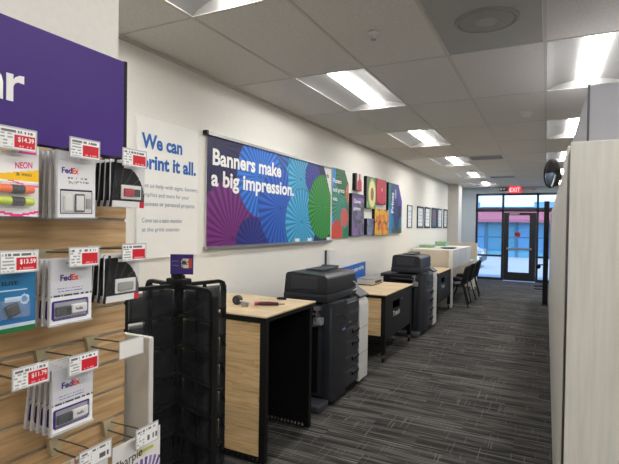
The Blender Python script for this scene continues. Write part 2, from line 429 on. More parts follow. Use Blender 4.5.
obj('frame', MB().tube([(-.973, 2.77, CEIL-.008), (-.957, 2.77, CEIL-.02), (-.957, 2.77, CEIL-.032), (-.973, 2.77, CEIL-.045)], .003).tube([(-.973, 2.77, CEIL-.008), (-.989, 2.77, CEIL-.02), (-.989, 2.77, CEIL-.032), (-.973, 2.77, CEIL-.045)], .003), 'chrome', t)
obj('deflector', MB().lathe([(.016, CEIL-.045), (.016, CEIL-.048)], (-.973, 2.77, 0), 12), 'steel', t)
t = thing('smoke_detector', 'small white smoke detector on ceiling near the right light row', 'smoke detector', (-.205, 5.32, CEIL-.05))
smooth_some(obj('base', MB().lathe([(.06, CEIL), (.06, CEIL-.014), (.05, CEIL-.018)], (-.205, 5.32, 0)), 'white', t))
smooth_some(obj('chamber', MB().lathe([(.045, CEIL-.016), (.043, CEIL-.036), (.03, CEIL-.046)], (-.205, 5.32, 0)), 'white', t))
for nm, y0, lab in (('a', 8.25, 'shiny slatted square air vent between the ceiling lights'), ('b', 11.6, 'farther, smaller looking air vent near the entrance ceiling')):
    t = thing('air_vent', lab, 'vent', (-.94, y0+.25, CEIL), 'ceiling air vents')
    v = MB(); x0, x1, y1 = -1.23, -.65, y0+.5
    v.box(x0, y0, CEIL-.008, x1, y0+.03, CEIL).box(x0, y1-.03, CEIL-.008, x1, y1, CEIL).box(x0, y0+.03, CEIL-.008, x0+.03, y1-.03, CEIL).box(x1-.03, y0+.03, CEIL-.008, x1, y1-.03, CEIL)
    obj('frame', v, 'offwhite', t)
    s = MB()
    for k in range(11): s.box(x0+.03, y0+.045+k*.04, CEIL-.007, x1-.03, y0+.06+k*.04, CEIL-.003)
    obj('slat', s, 'grey', t); obj('backing', MB().box(x0+.03, y0+.03, CEIL-.002, x1-.03, y1-.03, CEIL), 'black', t)

# ------------------------------------------------------------------ entrance
fw = .06
d = MB()
for x in (-1.9, -1.172, -.255+.0, .6, 1.44): d.box(x, YF+.02, 0, x+fw, YF+.1, 2.56)
for x0, x1 in ((-1.9, -1.17), (-.25, .6), (.6, 1.5)):
    d.box(x0, YF+.025, 0, x1, YF+.095, .08); d.box(x0, YF+.025, .70, x1, YF+.095, .75)
d.box(-1.9, YF+.02, 2.02, 1.5, YF+.1, 2.09); d.box(-1.9, YF+.02, 2.5, 1.5, YF+.1, 2.56)
M['frameblk'] = mat('black aluminium', rgb(26, 28, 33), .4)
structure('window_1', d, 'frameblk', 'black aluminium shop front frame')
g = MB(); g.box(-1.86, YF+.055, .05, -1.15, YF+.06, 2.53).box(-1.12, YF+.055, 2.08, -.25, YF+.06, 2.53).box(-.2, YF+.055, .05, 1.46, YF+.06, 2.53)
structure('window_2', g, 'glass', 'shop front glass')
dr = MB(); X0, X1 = -1.108, -.258
dr.box(X0, YF+.03, .02, X0+.13, YF+.08, 2.0).box(X1-.17, YF+.03, .02, X1, YF+.08, 2.0).box(X0+.13, YF+.03, .02, X1-.17, YF+.08, .26).box(X0+.13, YF+.03, 1.92, X1-.17, YF+.08, 2.0)
door = structure('door_1', dr, 'frameblk', 'black framed glass entrance door')
obj('pane', MB().box(X0+.13, YF+.052, .26, X1-.17, YF+.058, 1.92), 'glass', door)
pb = obj('push_bar', MB().box(X0+.08, YF-.03, .92, X1-.1, YF+.0, .975, .008).box(X0+.08, YF, .925, X0+.12, YF+.03, .97).box(X1-.14, YF, .925, X1-.1, YF+.03, .97), 'steel', door)
obj('closer', MB().box(X0+.15, YF-.03, 1.93, X0+.42, YF+.03, 1.98, .006), 'steel', door)
obj('notice', MB().box(X0+.3, YF+.045, 1.30, X0+.44, YF+.051, 1.42), 'red', door)
t = thing('exit_sign', 'lit red exit sign hanging above the glass door', 'exit sign', (-.82, 14.6, 2.56))
obj('housing', MB().box(-.98, 14.6, 2.55, -.66, 14.65, 2.735, .004), 'exit', t)
text('lettering', 'EXIT', (-.955, 14.598, 2.58), (1, 0, 0), ZU, 'exit_text', t, w=.27, h=.12)
t = thing('emergency_light', 'small dark emergency lamp left of exit sign', 'lamp', (-1.12, 14.7, 2.62))
obj('body', MB().box(-1.24, 14.735, 2.63, -1.06, 14.85, 2.70, .008), 'black', t)
obj('lamp_head', MB().lathe([(.03, 14.70), (.035, 14.735)], (-1.2, 0, 2.665), 12, 'y').lathe([(.03, 14.70), (.035, 14.735)], (-1.1, 0, 2.665), 12, 'y'), 'steel', t)
t = thing('wall_sensor', 'small grey sensor on front wall right of exit sign', 'sensor', (-.35, 14.8, 2.64))
obj('body', MB().box(-.38, 14.82, 2.63, -.28, 14.85, 2.68, .008), 'grey', t)

# ---- outside
structure('ground', MB().box(-22, YF+.15, -.14, 16, 60, -.06), 'asphalt', 'pale concrete street')
YX = 28
b = thing('shop_building', 'blue shop building with red awning across the street', 'building', (-3, YX, -.06))
obj('wall', MB().box(-20, YX, -.06, 14, YX+6, 5.2), 'facade_blue', b)
for k, x in enumerate([-6.0+1.55*i for i in range(8)]):
    o = obj('window', MB().box(x, YX-.05, .35, x+1.35, YX-.01, 1.75), 'facade_band' if k % 2 else 'facade_blue', b)
    obj('mullion', MB().box(x-.1, YX-.08, 0, x, YX-.01, 1.85).box(x, YX-.08, 1.0, x+1.35, YX-.01, 1.06), 'facade_dark', b)
obj('fascia', MB().box(-20, YX-.3, 2.95, 14, YX, 3.35), 'facade_white', b)
obj('sign_band', MB().box(-20, YX-.32, 2.65, 14, YX, 2.93), 'facade_band', b)
obj('upper_band', MB().box(-20, YX-.2, 3.75, 14, YX, 4.0), 'facade_band', b)
obj('cream_wall', MB().box(-20, YX-.1, 3.4, 14, YX, 3.7).box(-3.3, YX-.35, 2.2+.5, -.6, YX, 5.3), 'facade_white', b)
aw = MB().prism([(YX-1.1, 1.85), (YX-1.1, 2.0), (YX-.05, 2.62), (YX-.05, 1.9)], 0, -12, 9)
obj('awning', aw, 'awning', b)
# parked car, nose towards the window
c = thing('parked_car', 'white parked car seen through the left window', 'car', (-4.2, 20, -.06))
prof = [(-1.9, .30), (-1.86, .62), (-1.55, .82), (-.95, .92), (-.35, 1.42), (.9, 1.46), (1.55, 1.02), (2.0, .95), (2.1, .6), (2.08, .3)]
px0, px1 = -4.35-.85-.25, -4.35+.85-.0
NX = -2.22      # nose of the car; it stands broadside, nose to the right
def cx_(p): return NX-(p+1.9)
def car_prism(pr, y0, y1): return MB().prism([(cx_(p), q-.06) for p, q in pr], 1, y0, y1)
cb = car_prism(prof, 19.2, 20.9); bmesh.ops.bevel(cb.bm, geom=[e for e in cb.bm.edges], offset=.06, segments=2, affect='EDGES')
smooth_some(obj('body', cb, 'carpaint', c), 50)
obj('windscreen', MB().prism([(cx_(-.86), .90), (cx_(-.92), .90), (cx_(-.42), 1.32), (cx_(-.36), 1.33)], 1, 19.35, 20.75), 'carglass', c)
for yy, sg in ((19.2, -1), (20.9, 1)):
    obj('side_window', car_prism([(-.8, .98), (-.3, 1.36), (.85, 1.4), (1.35, 1.03)], yy-.012, yy+.012), 'carglass', c)
    obj('headlamp', MB().box(NX-.3, yy-.02, .5, NX-.02, yy+.02 if sg < 0 else yy+.03, .66, .01), 'steel', c)
    for p in (-1.2, 1.3):
        w_ = smooth_some(obj('wheel', MB().lathe([(.2, -.11), (.31, -.1), (.32, 0), (.31, .1), (.2, .11)], (cx_(p), yy-sg*.07, .26), 20, 'y'), 'rubber', c))
        obj('hubcap', MB().lathe([(.18, -.12), (.19, 0), (.18, .12)], (cx_(p), yy-sg*.07, .26), 14, 'y'), 'steel', w_)
obj('bumper', MB().box(NX-.12, 19.25, .2, NX+.03, 20.85, .42, .03), 'slate', c)

# ------------------------------------------------------------------ left wall graphics
t = thing('text_board', 'white board on left wall with blue We can print it all lettering', 'sign', (-2.44, 2.6, 1.355))
obj('board', MB().box(XW+.0005, 2.28, 1.30, -2.44, 2.893, 2.265, .002), 'board', t)
text('headline', 'We can', (-2.439, 2.315, 2.06), YR, ZU, 'ink_blue', t, w=.395, h=.095, bold=.036)
text('headline', 'print it all.', (-2.439, 2.315, 1.92), YR, ZU, 'ink_blue', t, w=.55, h=.095, bold=.036)
for k, s in enumerate(['Let us help with signs, banners,', 'graphics and more for your', 'business or personal projects.', None, 'Come see a team member', 'at the print counter.']):
    if s: text('small_print', s, (-2.439, 2.325, 1.79-k*.062-(.0 if k < 3 else -.008)), YR, ZU, 'ink_grey', t, w=.0178*len(s), h=.030)

def fans(bg, L, noise=.0):
    def fn(u, v):
        c = bg
        for (cu_, cv_, r, col, n) in L:
            dx, dy = u-cu_, v-cv_; q = math.hypot(dx, dy)
            a = math.atan2(dy, dx)*n/(2*math.pi); tri = abs((a % 1)*2-1)
            rr = r*(1-.035*tri)
            if q < rr:
                k = .35+1.1*tri
                if q < .02: k = .5
                if q > rr*.985: k = .35
                c = tuple(min(1, x*k) for x in col)
        return c
    return fn
t = thing('banner', 'wide blue and purple paper fan banner reading Banners make a big impression', 'banner', (-2.44, 4.2, 1.335))
obj('hanging_rail', MB().box(XW, 2.985, 2.262, -2.425, 5.44, 2.285), 'steel', t)
obj('hanging_rail', MB().box(XW, 2.985, 1.335, -2.42, 5.44, 1.362), 'steel', t)
obj('end_cap', MB().box(XW, 2.965, 2.255, -2.415, 2.987, 2.292), 'black', t)
obj('sheet', MB().box(-2.446, 3.0, 1.36, -2.442, 5.43, 2.264), 'board', t)
BL = lambda r, g, b_: rgb(r, g, b_)
b0, z0 = 3.0, 1.36
def F(Y, Z, r, c, n): return (Y-b0, Z-z0, r, c, n)
FL = [F(3.85, 1.4, .5, BL(36, 52, 150), 26), F(3.1, 2.2, .5, BL(28, 24, 78), 30), F(4.5, 2.35, .48, BL(40, 150, 200), 30), F(4.0, 2.3, .35, BL(30, 90, 170), 26),
      F(3.36, 1.42, .52, BL(112, 34, 118), 34), F(3.80, 2.0, .40, BL(38, 110, 205), 34), F(3.66, 1.36, .26, BL(34, 44, 128), 22), F(4.18, 1.72, .42, BL(30, 88, 185), 30),
      F(4.62, 2.05, .30, BL(60, 160, 205), 26), F(4.65, 1.58, .38, BL(58, 160, 208), 30), F(4.92, 2.1, .2, BL(48, 60, 160), 24), F(5.2, 1.77, .40, BL(44, 145, 52), 36)]
base = fans(BL(24, 26, 92), FL)
def banner_fn(u, v):
    if u > 2.2 and v > .9-(u-2.1)*1.55+.18: return rgb(232, 232, 228)
    return base(u, v)
raster('printed_art', (-2.4415, b0, z0), YR, ZU, 2.43, .903, 330, 120, banner_fn, t)
text('headline', 'Banners make', (-2.44, 3.07, 2.035), YR, ZU, 'ink_white', t, w=1.11, h=.128, bold=.03)
text('headline', 'a big impression.', (-2.44, 3.055, 1.862), YR, ZU, 'ink_white', t, w=1.40, h=.128, bold=.03)
text('logo', 'FedEx', (-2.44, 5.25, 2.14), YR, ZU, 'ink_purple', t, w=.12, h=.05, bold=.02)
for y in (4.5, 4.8, 5.32):
    obj('size_label', MB().box(-2.442, y, 1.365, -2.438, y+.1, 1.40), 'ink_white', t)

def canvas(name, lab, y0, y1, z0_, z1, fn, nx, ny, th=.035, cat='wall poster', chamfer=0, edge='black'):
    t = thing(name, lab, cat, (XW+th, (y0+y1)/2, z0_), 'sample prints on the left wall')
    pts = [(y0, z0_), (y1, z0_), (y1, z1-chamfer*1.3), (y1-chamfer, z1-.02 if chamfer else z1), (y0, z1)]
    if not chamfer: pts = [(y0, z0_), (y1, z0_), (y1, z1), (y0, z1)]
    obj('canvas_block', MB().prism(pts, 0, XW, XW+th-.001), edge, t)
    w, h = y1-y0, z1-z0_
    def g(u, v):
        if chamfer and u > w-chamfer:
            if v > h-.02-(u-(w-chamfer))*(1.3-.02/chamfer): return None
        return fn(u, v)
    raster('printed_face', (XW+th, y0, z0_), YR, ZU, w, h, nx, ny, g, t)
    return t
nrng = np.random.RandomState(3)
def hsh(a, b_): 
    v = math.sin(a*127.1+b_*311.7)*43758.5453; return v-math.floor(v)
def vor(u, v, s):
    gx, gy = u*s, v*s; ix, iy = math.floor(gx), math.floor(gy); best = (9, 0, 0, 0)
    for i in (-1, 0, 1):
        for j in (-1, 0, 1):
            cx, cy = ix+i+.2+.6*hsh(ix+i, iy+j), iy+j+.2+.6*hsh(iy+j+9, ix+i+4); q = math.hypot((gx-cx), (gy-cy))
            if q < best[0]: best = (q, hsh(ix+i+3, iy+j+7), gx-cx, gy-cy)
    return best
f2 = fans(BL(40, 120, 90), [(.0, .55, .42, BL(60, 150, 220), 30), (.34, .45, .36, BL(60, 140, 120), 34), (.38, .85, .28, BL(40, 100, 60), 26), (.6, .6, .16, BL(190, 120, 80), 20), (.58, .85, .1, BL(200, 60, 90), 16)])
def b2fn(u, v):
    if math.hypot(u-.17, v-.05) < .19: return BL(205, 72, 52)
    if math.hypot(u-.42, v-.28) < .13: return BL(196, 92, 88)
    return f2(u, v)
t = canvas('wall_poster', 'tall blue, green and coral print butting the fan banner', 5.47, 6.03, 1.378, 2.29, b2fn, 56, 90, .016, chamfer=.14, edge='board')
for k, s in enumerate(['Posters', 'and prints', 'too.']):
    text('lettering', s, (XW+.0165, 5.5, 2.10-k*.115), YR, ZU, 'ink_white', t, w=.05*len(s)*.75, h=.055, bold=.02)
canvas('wall_poster', 'smallest upper print, a dark red bottle on a white ground', 6.2, 6.47, 2.05, 2.29, lambda u, v: BL(176, 38, 60) if abs(u-.16) < (.085 if v < .12 else max(.03, .085-(v-.12))) else BL(52, 28, 36) if u < .06 else BL(206, 200, 196), 30, 26, .05)
def lav(u, v):
    if v > .55: return BL(70, 58, 92)
    q = vor(u*1.0+v*.6, v*1.2, 14); k = .6+.7*q[1]
    return tuple(x*k for x in (BL(118, 96, 140) if q[1] > .35 else BL(86, 100, 96)))
t = canvas('wall_poster', 'tall purple lavender field print with two white text lines', 6.08, 6.56, 1.40, 2.0, lav, 44, 60, .05)
for k in (0, 1): text('lettering', 'Canvas' if k == 0 else 'prints', (XW+.0505, 6.14, 1.87-k*.1), YR, ZU, 'ink_white', t, w=.27, h=.05, bold=.02)
def avo(u, v):
    x, y = (u-.25)/.2, (v-.22)/.235; q = math.hypot(x, y*(.9 if y < 0 else .85))
    if q < .38: return BL(150, 96, 70)
    if q < .75: return BL(220, 214, 150)
    if q < .92: return BL(150, 176, 84)
    if q < 1: return BL(54, 70, 36)
    return BL(88, 100, 84) if v > .1 else BL(120, 150, 110)
canvas('wall_poster', 'print of a halved avocado on grey green, beside the red apple print', 6.66, 7.08, 1.815, 2.295, avo, 40, 48, .05)
def tiny(u, v):
    q = vor(u, v, 18); return tuple(x*(.5+q[1]) for x in BL(110, 112, 140))
canvas('wall_poster', 'smallest lower print, grey and violet flecked, under the avocado print', 6.70, 7.0, 1.41, 1.66, tiny, 26, 24, .05)
def apple(u, v):
    q = math.hypot(u-.28, (v-.22)*1.1); s = math.hypot((u-.29)*1.5, v-.24)
    if s < .035: return BL(235, 170, 160)
    a = math.atan2(v-.24, u-.29); k = .75+.25*abs(math.sin(a*14))*min(1, s*5)
    return tuple(x*k for x in (BL(206, 34, 66) if q < .26 else BL(150, 20, 44)))
canvas('wall_poster', 'crimson red apple print above the orange fruit print', 7.1, 7.6, 1.90, 2.305, apple, 46, 40, .05)
def citrus(u, v):
    q = vor(u, v, 9.5); k = 1.05-.75*q[0]**2
    c = BL(238, 170, 34) if q[1] < .5 else BL(232, 124, 26) if q[1] < .85 else BL(226, 190, 60)
    return tuple(x*max(.2, k) for x in c) if q[0] < .62 else BL(96, 50, 18)
canvas('wall_poster', 'print packed with orange and yellow fruit below the red apple print', 7.05, 7.78, 1.40, 1.825, citrus, 66, 44, .05)
def bluep(u, v):
    c = BL(20, 60, 130)
    if v < .3: c = BL(20, 120, 140)
    if v < .1: c = BL(70, 90, 60)
    w_ = math.hypot((u-.5)/.2, (v-.45)/.42)
    if w_ < 1: c = tuple(a*.5 for a in BL(60, 70, 140))
    if math.hypot((u-.68)/.1, (v-.42)/.16) < 1: c = BL(16, 18, 40)
    if math.hypot((u-.42)/.06, (v-.7)/.09) < 1: c = BL(140, 160, 190)
    if u > .6 and v > .5: c = BL(70, 52, 160)
    if u < .14: c = BL(36, 130, 110) if v > .45 else BL(40, 140, 190)
    if .14 <= u < .24 and v < .55: c = BL(34, 120, 190)
    k = .85+.3*hsh(math.floor(u*60), math.floor(v*40)); return tuple(x*k for x in c)
t = canvas('wall_poster', 'tall dark blue and teal underwater print, last before the small frames', 7.78, 8.62, 1.425, 2.30, bluep, 66, 70, .04, chamfer=.22)
text('lettering', 'Prints', (XW+.0405, 8.08, 1.78), (0, 0, 1), (0, -1, 0), 'ink_white', t, w=.36, h=.12, bold=.03)
# picture frames
fr_lab = ['thin pale frame, first and nearest of the frames on left wall', 'dark frame next after the gap, boldest of the framed certificates', 'dark frame third from the near end of the frame row',
          'dark frame holding a darker print with a red accent', 'slim frame second from the far end of the frame row', 'dark frame at the far end of the row beside the column']
for k, (y0, y1) in enumerate([(9.13, 9.48), (9.93, 10.47), (10.62, 11.15), (11.33, 11.9), (12.02, 12.55), (12.8, 13.28)]):
    t = thing('picture_frame', fr_lab[k], 'picture frame', (XW+.02, (y0+y1)/2, 1.52), 'row of framed certificates')
    a, b_ = 1.52, 1.975+.01*k; e = .035 if k else .02
    obj('frame', MB().box(XW, y0, a, XW+.02, y1, a+e).box(XW, y0, b_-e, XW+.02, y1, b_).box(XW, y0, a+e, XW+.02, y0+e, b_-e).box(XW, y1-e, a+e, XW+.02, y1, b_-e), 'slate' if k in (0, 4) else 'black', t)
    def pf(u, v, k=k):
        if k == 3: return BL(150, 60, 80) if math.hypot(u-.25, v-.25) < .09 else BL(88, 104, 122)
        return BL(186, 194, 204) if (v*40 % 3 < 1 and .1 < u < .4 and .08 < v < .34) else BL(226, 232, 236)
    raster('picture', (XW+.008, y0+e, a+e), YR, ZU, y1-y0-2*e, b_-a-2*e, 16, 20, pf, t)
t = thing('wall_box', 'narrow white box fixed to wall behind the nearer copier', 'wall box', (XW, 5.38, 1.0))
obj('body', MB().box(XW, 5.33, .95, XW+.06, 5.5, 1.245, .006), 'white', t)
obj('side_plate', MB().box(XW, 5.31, .95, XW+.02, 5.329, 1.235), 'slate', t)

# ------------------------------------------------------------------ slat wall display
SX = -1.04; YE = .935; PIT = .0765; G0 = 1.018
t = thing('slatwall_display', 'oak look slat panel holding pegged packets, left foreground', 'display', (-1.07, -.2, 0))
bd = MB(); gr = MB(); z = G0-13*PIT
while z < 1.70:
    bd.box(-1.062, -1.6, z+.005, SX, YE, min(z+PIT-.003, 1.716), .0015, seg=1)
    gr.box(-1.062, -1.6, z-.004, -1.047, YE, z+.006)
    z += PIT
obj('slat_boards', bd, 'wood_slat', t); obj('groove_channels', gr, 'groove', t)
obj('backing', MB().box(-1.095, -1.6, .02, -1.062, YE, 1.716), 'bracket', t)
obj('end_panel', MB().box(-1.098, .958, 0, -.972, .975, 1.232, .004), 'offwhite', t)['label'] = 'white end panel'
t = thing('purple_sign', 'large purple header sign with white letters above slat panel', 'sign', (-1.06, 0, 1.722))
obj('panel', MB().box(-1.09, -1.4, 1.724, -1.03, .915, 1.984), 'purple', t)
obj('edge_trim', MB().box(-1.092, .915, 1.722, -1.029, .924, 1.986), 'black', t)
rp = [(.603, 1.806), (.6175, 1.806), (.6175, 1.838), (.621, 1.845), (.628, 1.8495), (.641, 1.8485), (.641, 1.8655), (.631, 1.8645), (.622, 1.859), (.6175, 1.852), (.6175, 1.864), (.603, 1.864)]
obj('lettering', MB().prism(rp, 0, -1.030, -1.0285), 'ink_white', t)
ap = [(.596, 1.806), (.596, 1.842), (.593, 1.855), (.584, 1.864), (.570, 1.867), (.552, 1.863), (.552, 1.850), (.568, 1.853), (.577, 1.849), (.580, 1.843), (.560, 1.838), (.550, 1.828), (.550, 1.815), (.558, 1.806), (.570, 1.804), (.580, 1.811), (.582, 1.806)]
obj('lettering', MB().prism(ap, 0, -1.030, -1.0285), 'ink_white', t)

HX = -.89
rows = [1.705, 1.474, 1.245, 1.02]
def bar_lines(seed, red=True):
    def fn(u, v):
        U, Vv = u/.07, v/.037
        if U < .03 or U > .97 or Vv < .05 or Vv > .95: return BL(225, 225, 225)
        if .78 < Vv < .92: return BL(110, 110, 112) if hsh(math.floor(U*26), seed) > .35 and U < .9 else BL(236, 236, 236)
        if red and U > .42 and Vv < .72 and Vv > .1:
            if .12 < Vv < .22 and .5 < U < .9 and hsh(math.floor(U*24), seed) > .3: return BL(236, 150, 158)
            return BL(205, 30, 46)
        if U < .36 and int(Vv*12) % 2 == 0 and hsh(math.floor(U*18), seed+int(Vv*12)) > .4: return BL(165, 165, 168)
        if not red and U > .5 and .2 < Vv < .5 and hsh(math.floor(U*16), seed) > .4: return BL(90, 90, 92)
        return BL(236, 236, 235)
    return fn
def hook(y, zt, lab, seed, price=None, kind='red', w=.07, h=.038, ay=None):
    ay = ay or y-.004
    t = thing('display_hook', lab, 'display hook', (SX, y, zt-.03), 'slat panel hooks with price tags')
    obj('bracket', MB().prism([(y-.019, zt+.012), (y+.019, zt+.012), (y+.011, zt-.03), (y-.011, zt-.03)], 0, SX+.0005, SX+.013), 'bracket', t)
    obj('product_arm', MB().tube([(SX+.01, y-.004, zt-.014), (SX+.03, ay, zt-.014), (-.912, ay, zt-.014), (-.903, ay, zt-.004)], .0022), 'wire', t)
    obj('tag_arm', MB().tube([(SX+.01, y+.006, zt+.004), (-.93, y+.004, zt+.008), (HX-.001, y, zt+.004)], .0018), 'wire', t)
    hd = obj('tag_holder', MB().box(HX-.002, y-w/2-.002, zt-h/2-.002, HX-.0005, y+w/2+.003, zt+h/2+.003), 'frosty', t)
    if kind == 'blank': obj('price_tag', MB().box(HX-.0003, y-w/2, zt-h/2, HX+.0004, y+w/2, zt+h/2), 'white', t)
    else:
        pt = raster('price_tag', (HX, y-w/2, zt-h/2), YR, ZU, w, h, 44, 24, lambda u, v: bar_lines(seed, kind == 'red')(u*.07/w, v*.037/h), t)
        if price: text('price', price, (HX+.0002, y+.0, zt-.004), YR, ZU, 'ink_white', pt, w=.031, h=.0085, bold=.02, ext=.0003)
    return t
hook(.543, 1.703, 'hook with a price tag over the highlighter packet, top left', 1, '$14.39', ay=.535)
hook(.688, 1.706, 'hook with a price tag over the card reader packets, top row', 2, ay=.684)
hook(.825, 1.704, 'hook with a price tag over the red flash drive packets', 3, ay=.827)
hook(.548, 1.472, 'hook with a price tag over the blue packet at left edge', 4, '$13.59', ay=.535)
hook(.688, 1.474, 'hook with a price tag over the upper purple framed drive packets', 5, ay=.675)
hook(.826, 1.477, 'hook with a price tag over the silver flash drive packets', 6, ay=.812)
hook(.572, 1.248, 'hook with a $11.79 price tag on an empty peg, left edge', 7, '$11.79')
hook(.689, 1.243, 'hook with a price tag over the lower purple framed drive packets', 8, ay=.680)
hook(.820, 1.246, 'hook with a blank white tag beside the white end panel', 9, kind='blank')
hook(.721, 1.027, 'hook with a plain price tag at the bottom edge, left of the marker packet', 10, kind='plain', w=.08, ay=.712)
hook(.873, 1.012, 'hook with a plain price tag over the purple marker packet', 11, kind='plain', h=.045, ay=.868)
hook(.575, 1.02, 'empty looking hook bracket at bottom left corner of slat panel', 12, kind='plain')

# ---- packets. local frame: origin at slot, card hangs down; faces +X; y to the right
def packet_root(name, lab, cat, grp): return thing(name, lab, cat, (0, 0, 0), grp)
def card_block(t, w, h, m='white', slot=True, th=.0012):
    c = MB(); c.box(-th, -w/2, -h, 0, w/2, -.016)
    if slot: c.box(-th, -w/2, -.016, 0, -.012, 0).box(-th, .012, -.016, 0, w/2, 0).box(-th, -.012, -.006, 0, .012, 0)
    else: c.box(-th, -w/2, -.016, 0, w/2, 0)
    return obj('backing_card', c, m, t, world=False)
def rast(t, name, w, h, fn, nx, ny, y0=None, z0=None, x=.0004, par=None):
    return raster(name, (x, -w/2 if y0 is None else y0, -h if z0 is None else z0), YR, ZU, w, h, nx, ny, fn, par or t, 'cardprint', world=False)
def blister(t, y0, z0, y1, z1, d=.009, m='clear'):
    return obj('blister', MB().box(.0006, y0, z0, d, y1, z1, .003), m, t, world=False)
def shell_edge(t, w, h, d=.007):
    e = MB().box(.0, -w/2-.001, -h-.001, d, -w/2+.0015, 0).box(0, -w/2, -h-.0015, d, w/2, -h+.001)
    return obj('clear_shell', e, 'frosty', t, world=False)
# card reader packet
def reader():
    w, h = .098, .142; t = packet_root('card_reader_packet', '', 'packet', 'card reader packets'); card_block(t, w, h)
    def fn(u, v):
        if .012 < u < .09 and .008 < v < .06:
            e = min(u-.012, .09-u, v-.008, .06-v)
            if e < .0022: return BL(40, 42, 60)
            return BL(222, 222, 222)
        if v > h-.017 and abs(u-w/2) < .012: return None
        if hsh(int(u*700), int(v*300)) > .55 and (.076 < v < .080 or .084 < v < .087) and .03 < u < .08: return BL(120, 120, 130)
        return BL(226, 226, 228)
    rast(t, 'print', w, h, fn, 50, 70)
    text('logo', 'Fed', (.0006, -.034, -.047), YR, ZU, 'ink_purple', t, w=.024, h=.012, bold=.03, world=False, ext=.0003)
    text('logo', 'Ex', (.0006, -.0095, -.047), YR, ZU, 'ink_orange', t, w=.016, h=.012, bold=.03, world=False, ext=.0003)
    text('lettering', '3 in 1', (.0006, -.018, -.07), YR, ZU, 'ink_black', t, w=.02, h=.006, world=False, ext=.0003)
    r = obj('card_reader', MB().box(.001, -.03, -.128, .007, -.012, -.095, .002), 'white', t, world=False)
    obj('phone_picture', MB().box(.001, -.004, -.13, .004, .02, -.09, .002), 'slate', t, world=False)
    obj('screen', MB().box(.004, -.001, -.126, .0044, .017, -.094), 'white', t, world=False)
    obj('memory_card', MB().box(.001, .025, -.122, .003, .036, -.1), 'grey', t, world=False)
    blister(t, -.035, -.134, .04, -.086); shell_edge(t, w, h); return t
def flash():
    w, h = .104, .137; t = packet_root('flash_drive_packet', '', 'packet', 'purple framed flash drive packets'); card_block(t, w, h)
    def fn(u, v):
        if v > h-.017 and abs(u-w/2) < .012: return None
        if .008 < u < .096 and .009 < v < .051:
            e = min(u-.008, .096-u, v-.009, .051-v)
            cx = min(u-.008, .096-u); cy = min(v-.009, .051-v)
            if cx+cy < .004: return BL(232, 232, 232)
            if e < .0055: return BL(62, 32, 124)
            return BL(150, 150, 158)
        if v < .059: return BL(236, 236, 236)
        if .059 < v < .0615 and hsh(int(u*500), 3) > .3: return BL(60, 60, 80)
        if (.068 < v < .0705 or .074 < v < .077) and .02 < u < .08 and hsh(int(u*600), int(v*300)) > .3: return BL(120, 110, 170)
        return BL(205, 206, 212)
    rast(t, 'print', w, h, fn, 52, 68)
    text('logo', 'Fed', (.0006, -.026, -.045), YR, ZU, 'ink_purple', t, w=.026, h=.013, bold=.03, world=False, ext=.0003)
    text('logo', 'Ex', (.0006, .0005, -.045), YR, ZU, 'ink_orange', t, w=.018, h=.013, bold=.03, world=False, ext=.0003)
    obj('drive_cap', MB().box(.001, -.037, -.119, .008, -.002, -.099, .002), 'charcoal2', t, world=False)['label'] = 'black swivel cap'
    obj('drive_body', MB().box(.001, -.002, -.117, .009, .036, -.097, .003), 'white', t, world=False)['label'] = 'white drive body'
    obj('plug', MB().box(.0085, -.014, -.115, .0095, -.004, -.102), 'black', t, world=False)
    text('drive_logo', 'FedEx', (.0093, .006, -.110), YR, ZU, 'ink_purple', t, w=.018, h=.006, bold=.03, world=False, ext=.0003)
    blister(t, -.04, -.126, .04, -.09, .011); shell_edge(t, w, h); return t
def fan_card(drive):
    w, h = .106, .112; t = packet_root('flash_drive_packet', '', 'packet', 'black curved flash drive packets'); card_block(t, w, h)
    def fn(u, v):
        if v > h-.017 and abs(u-w/2) < .012: return None
        U, Vv = u/w, v/h
        if Vv < .13: return BL(196, 30, 60) if hsh(int(U*14), 3) > .8 else BL(222, 222, 222)
        q = math.hypot((U-.2)/.82, (Vv-.1)/.85)
        if q < 1.0 and U > .03:
            k = math.sin(math.atan2(Vv-.1, U-.2)*20)
            return BL(70, 70, 72) if k > .93 else BL(34, 34, 36)
        return BL(212, 212, 212)
    rast(t, 'print', w, h, fn, 50, 52)
    obj('drive_frame', MB().box(.001, -.022, -.092, .004, .040, -.058, .002), 'white', t, world=False)
    obj('drive_body', MB().box(.004, -.017, -.086, .0095, .014 if drive == 'red' else .03, -.066, .003), drive, t, world=False)
    if drive == 'red': obj('plug', MB().box(.004, .014, -.085, .008, .034, -.067, .001), 'charcoal2', t, world=False)
    blister(t, -.024, -.094, .042, -.056, .011)
    obj('clear_shell', MB().prism([(-w/2+.012, 0), (-w/2-.001, -h), (-w/2+.001, -h), (-w/2+.014, 0)], 0, 0, .007), 'charcoal2', t, world=False)
    return t
def stack(proto, y, ztop, xf, n, lab_front, lab_back, dx=.0165, shift=.0, roll=.0, yaw=0.0, dtilt=.035):
    for k in range(n):
        o = proto if k == 0 else copy_tree(proto)
        o.location = (xf-dx*k, y-shift*k, ztop)
        o.rotation_euler = (roll, .02+dtilt*k, yaw)
        o['label'] = lab_front if k == 0 else lab_back
stack(reader(), .684, 1.7002, -.915, 5, 'front white card reader packet with phone picture, top row', 'white card reader packet hanging behind the front one', roll=0.02)
f1 = flash(); f2_ = copy_tree(f1)
stack(f1, .675, 1.4682, -.915, 4, 'front purple framed flash drive packet in the row beside the blue packet', 'flash drive packet behind the front one of the upper stack')
stack(f2_, .680, 1.2372, -.915, 5, 'front purple framed flash drive packet below the other stack', 'flash drive packet behind the front one of the lower stack')
stack(fan_card('red'), .827, 1.6982, -.915, 4, 'front black curved packet holding a red flash drive', 'black curved packet hanging behind the red flash drive one', roll=0)
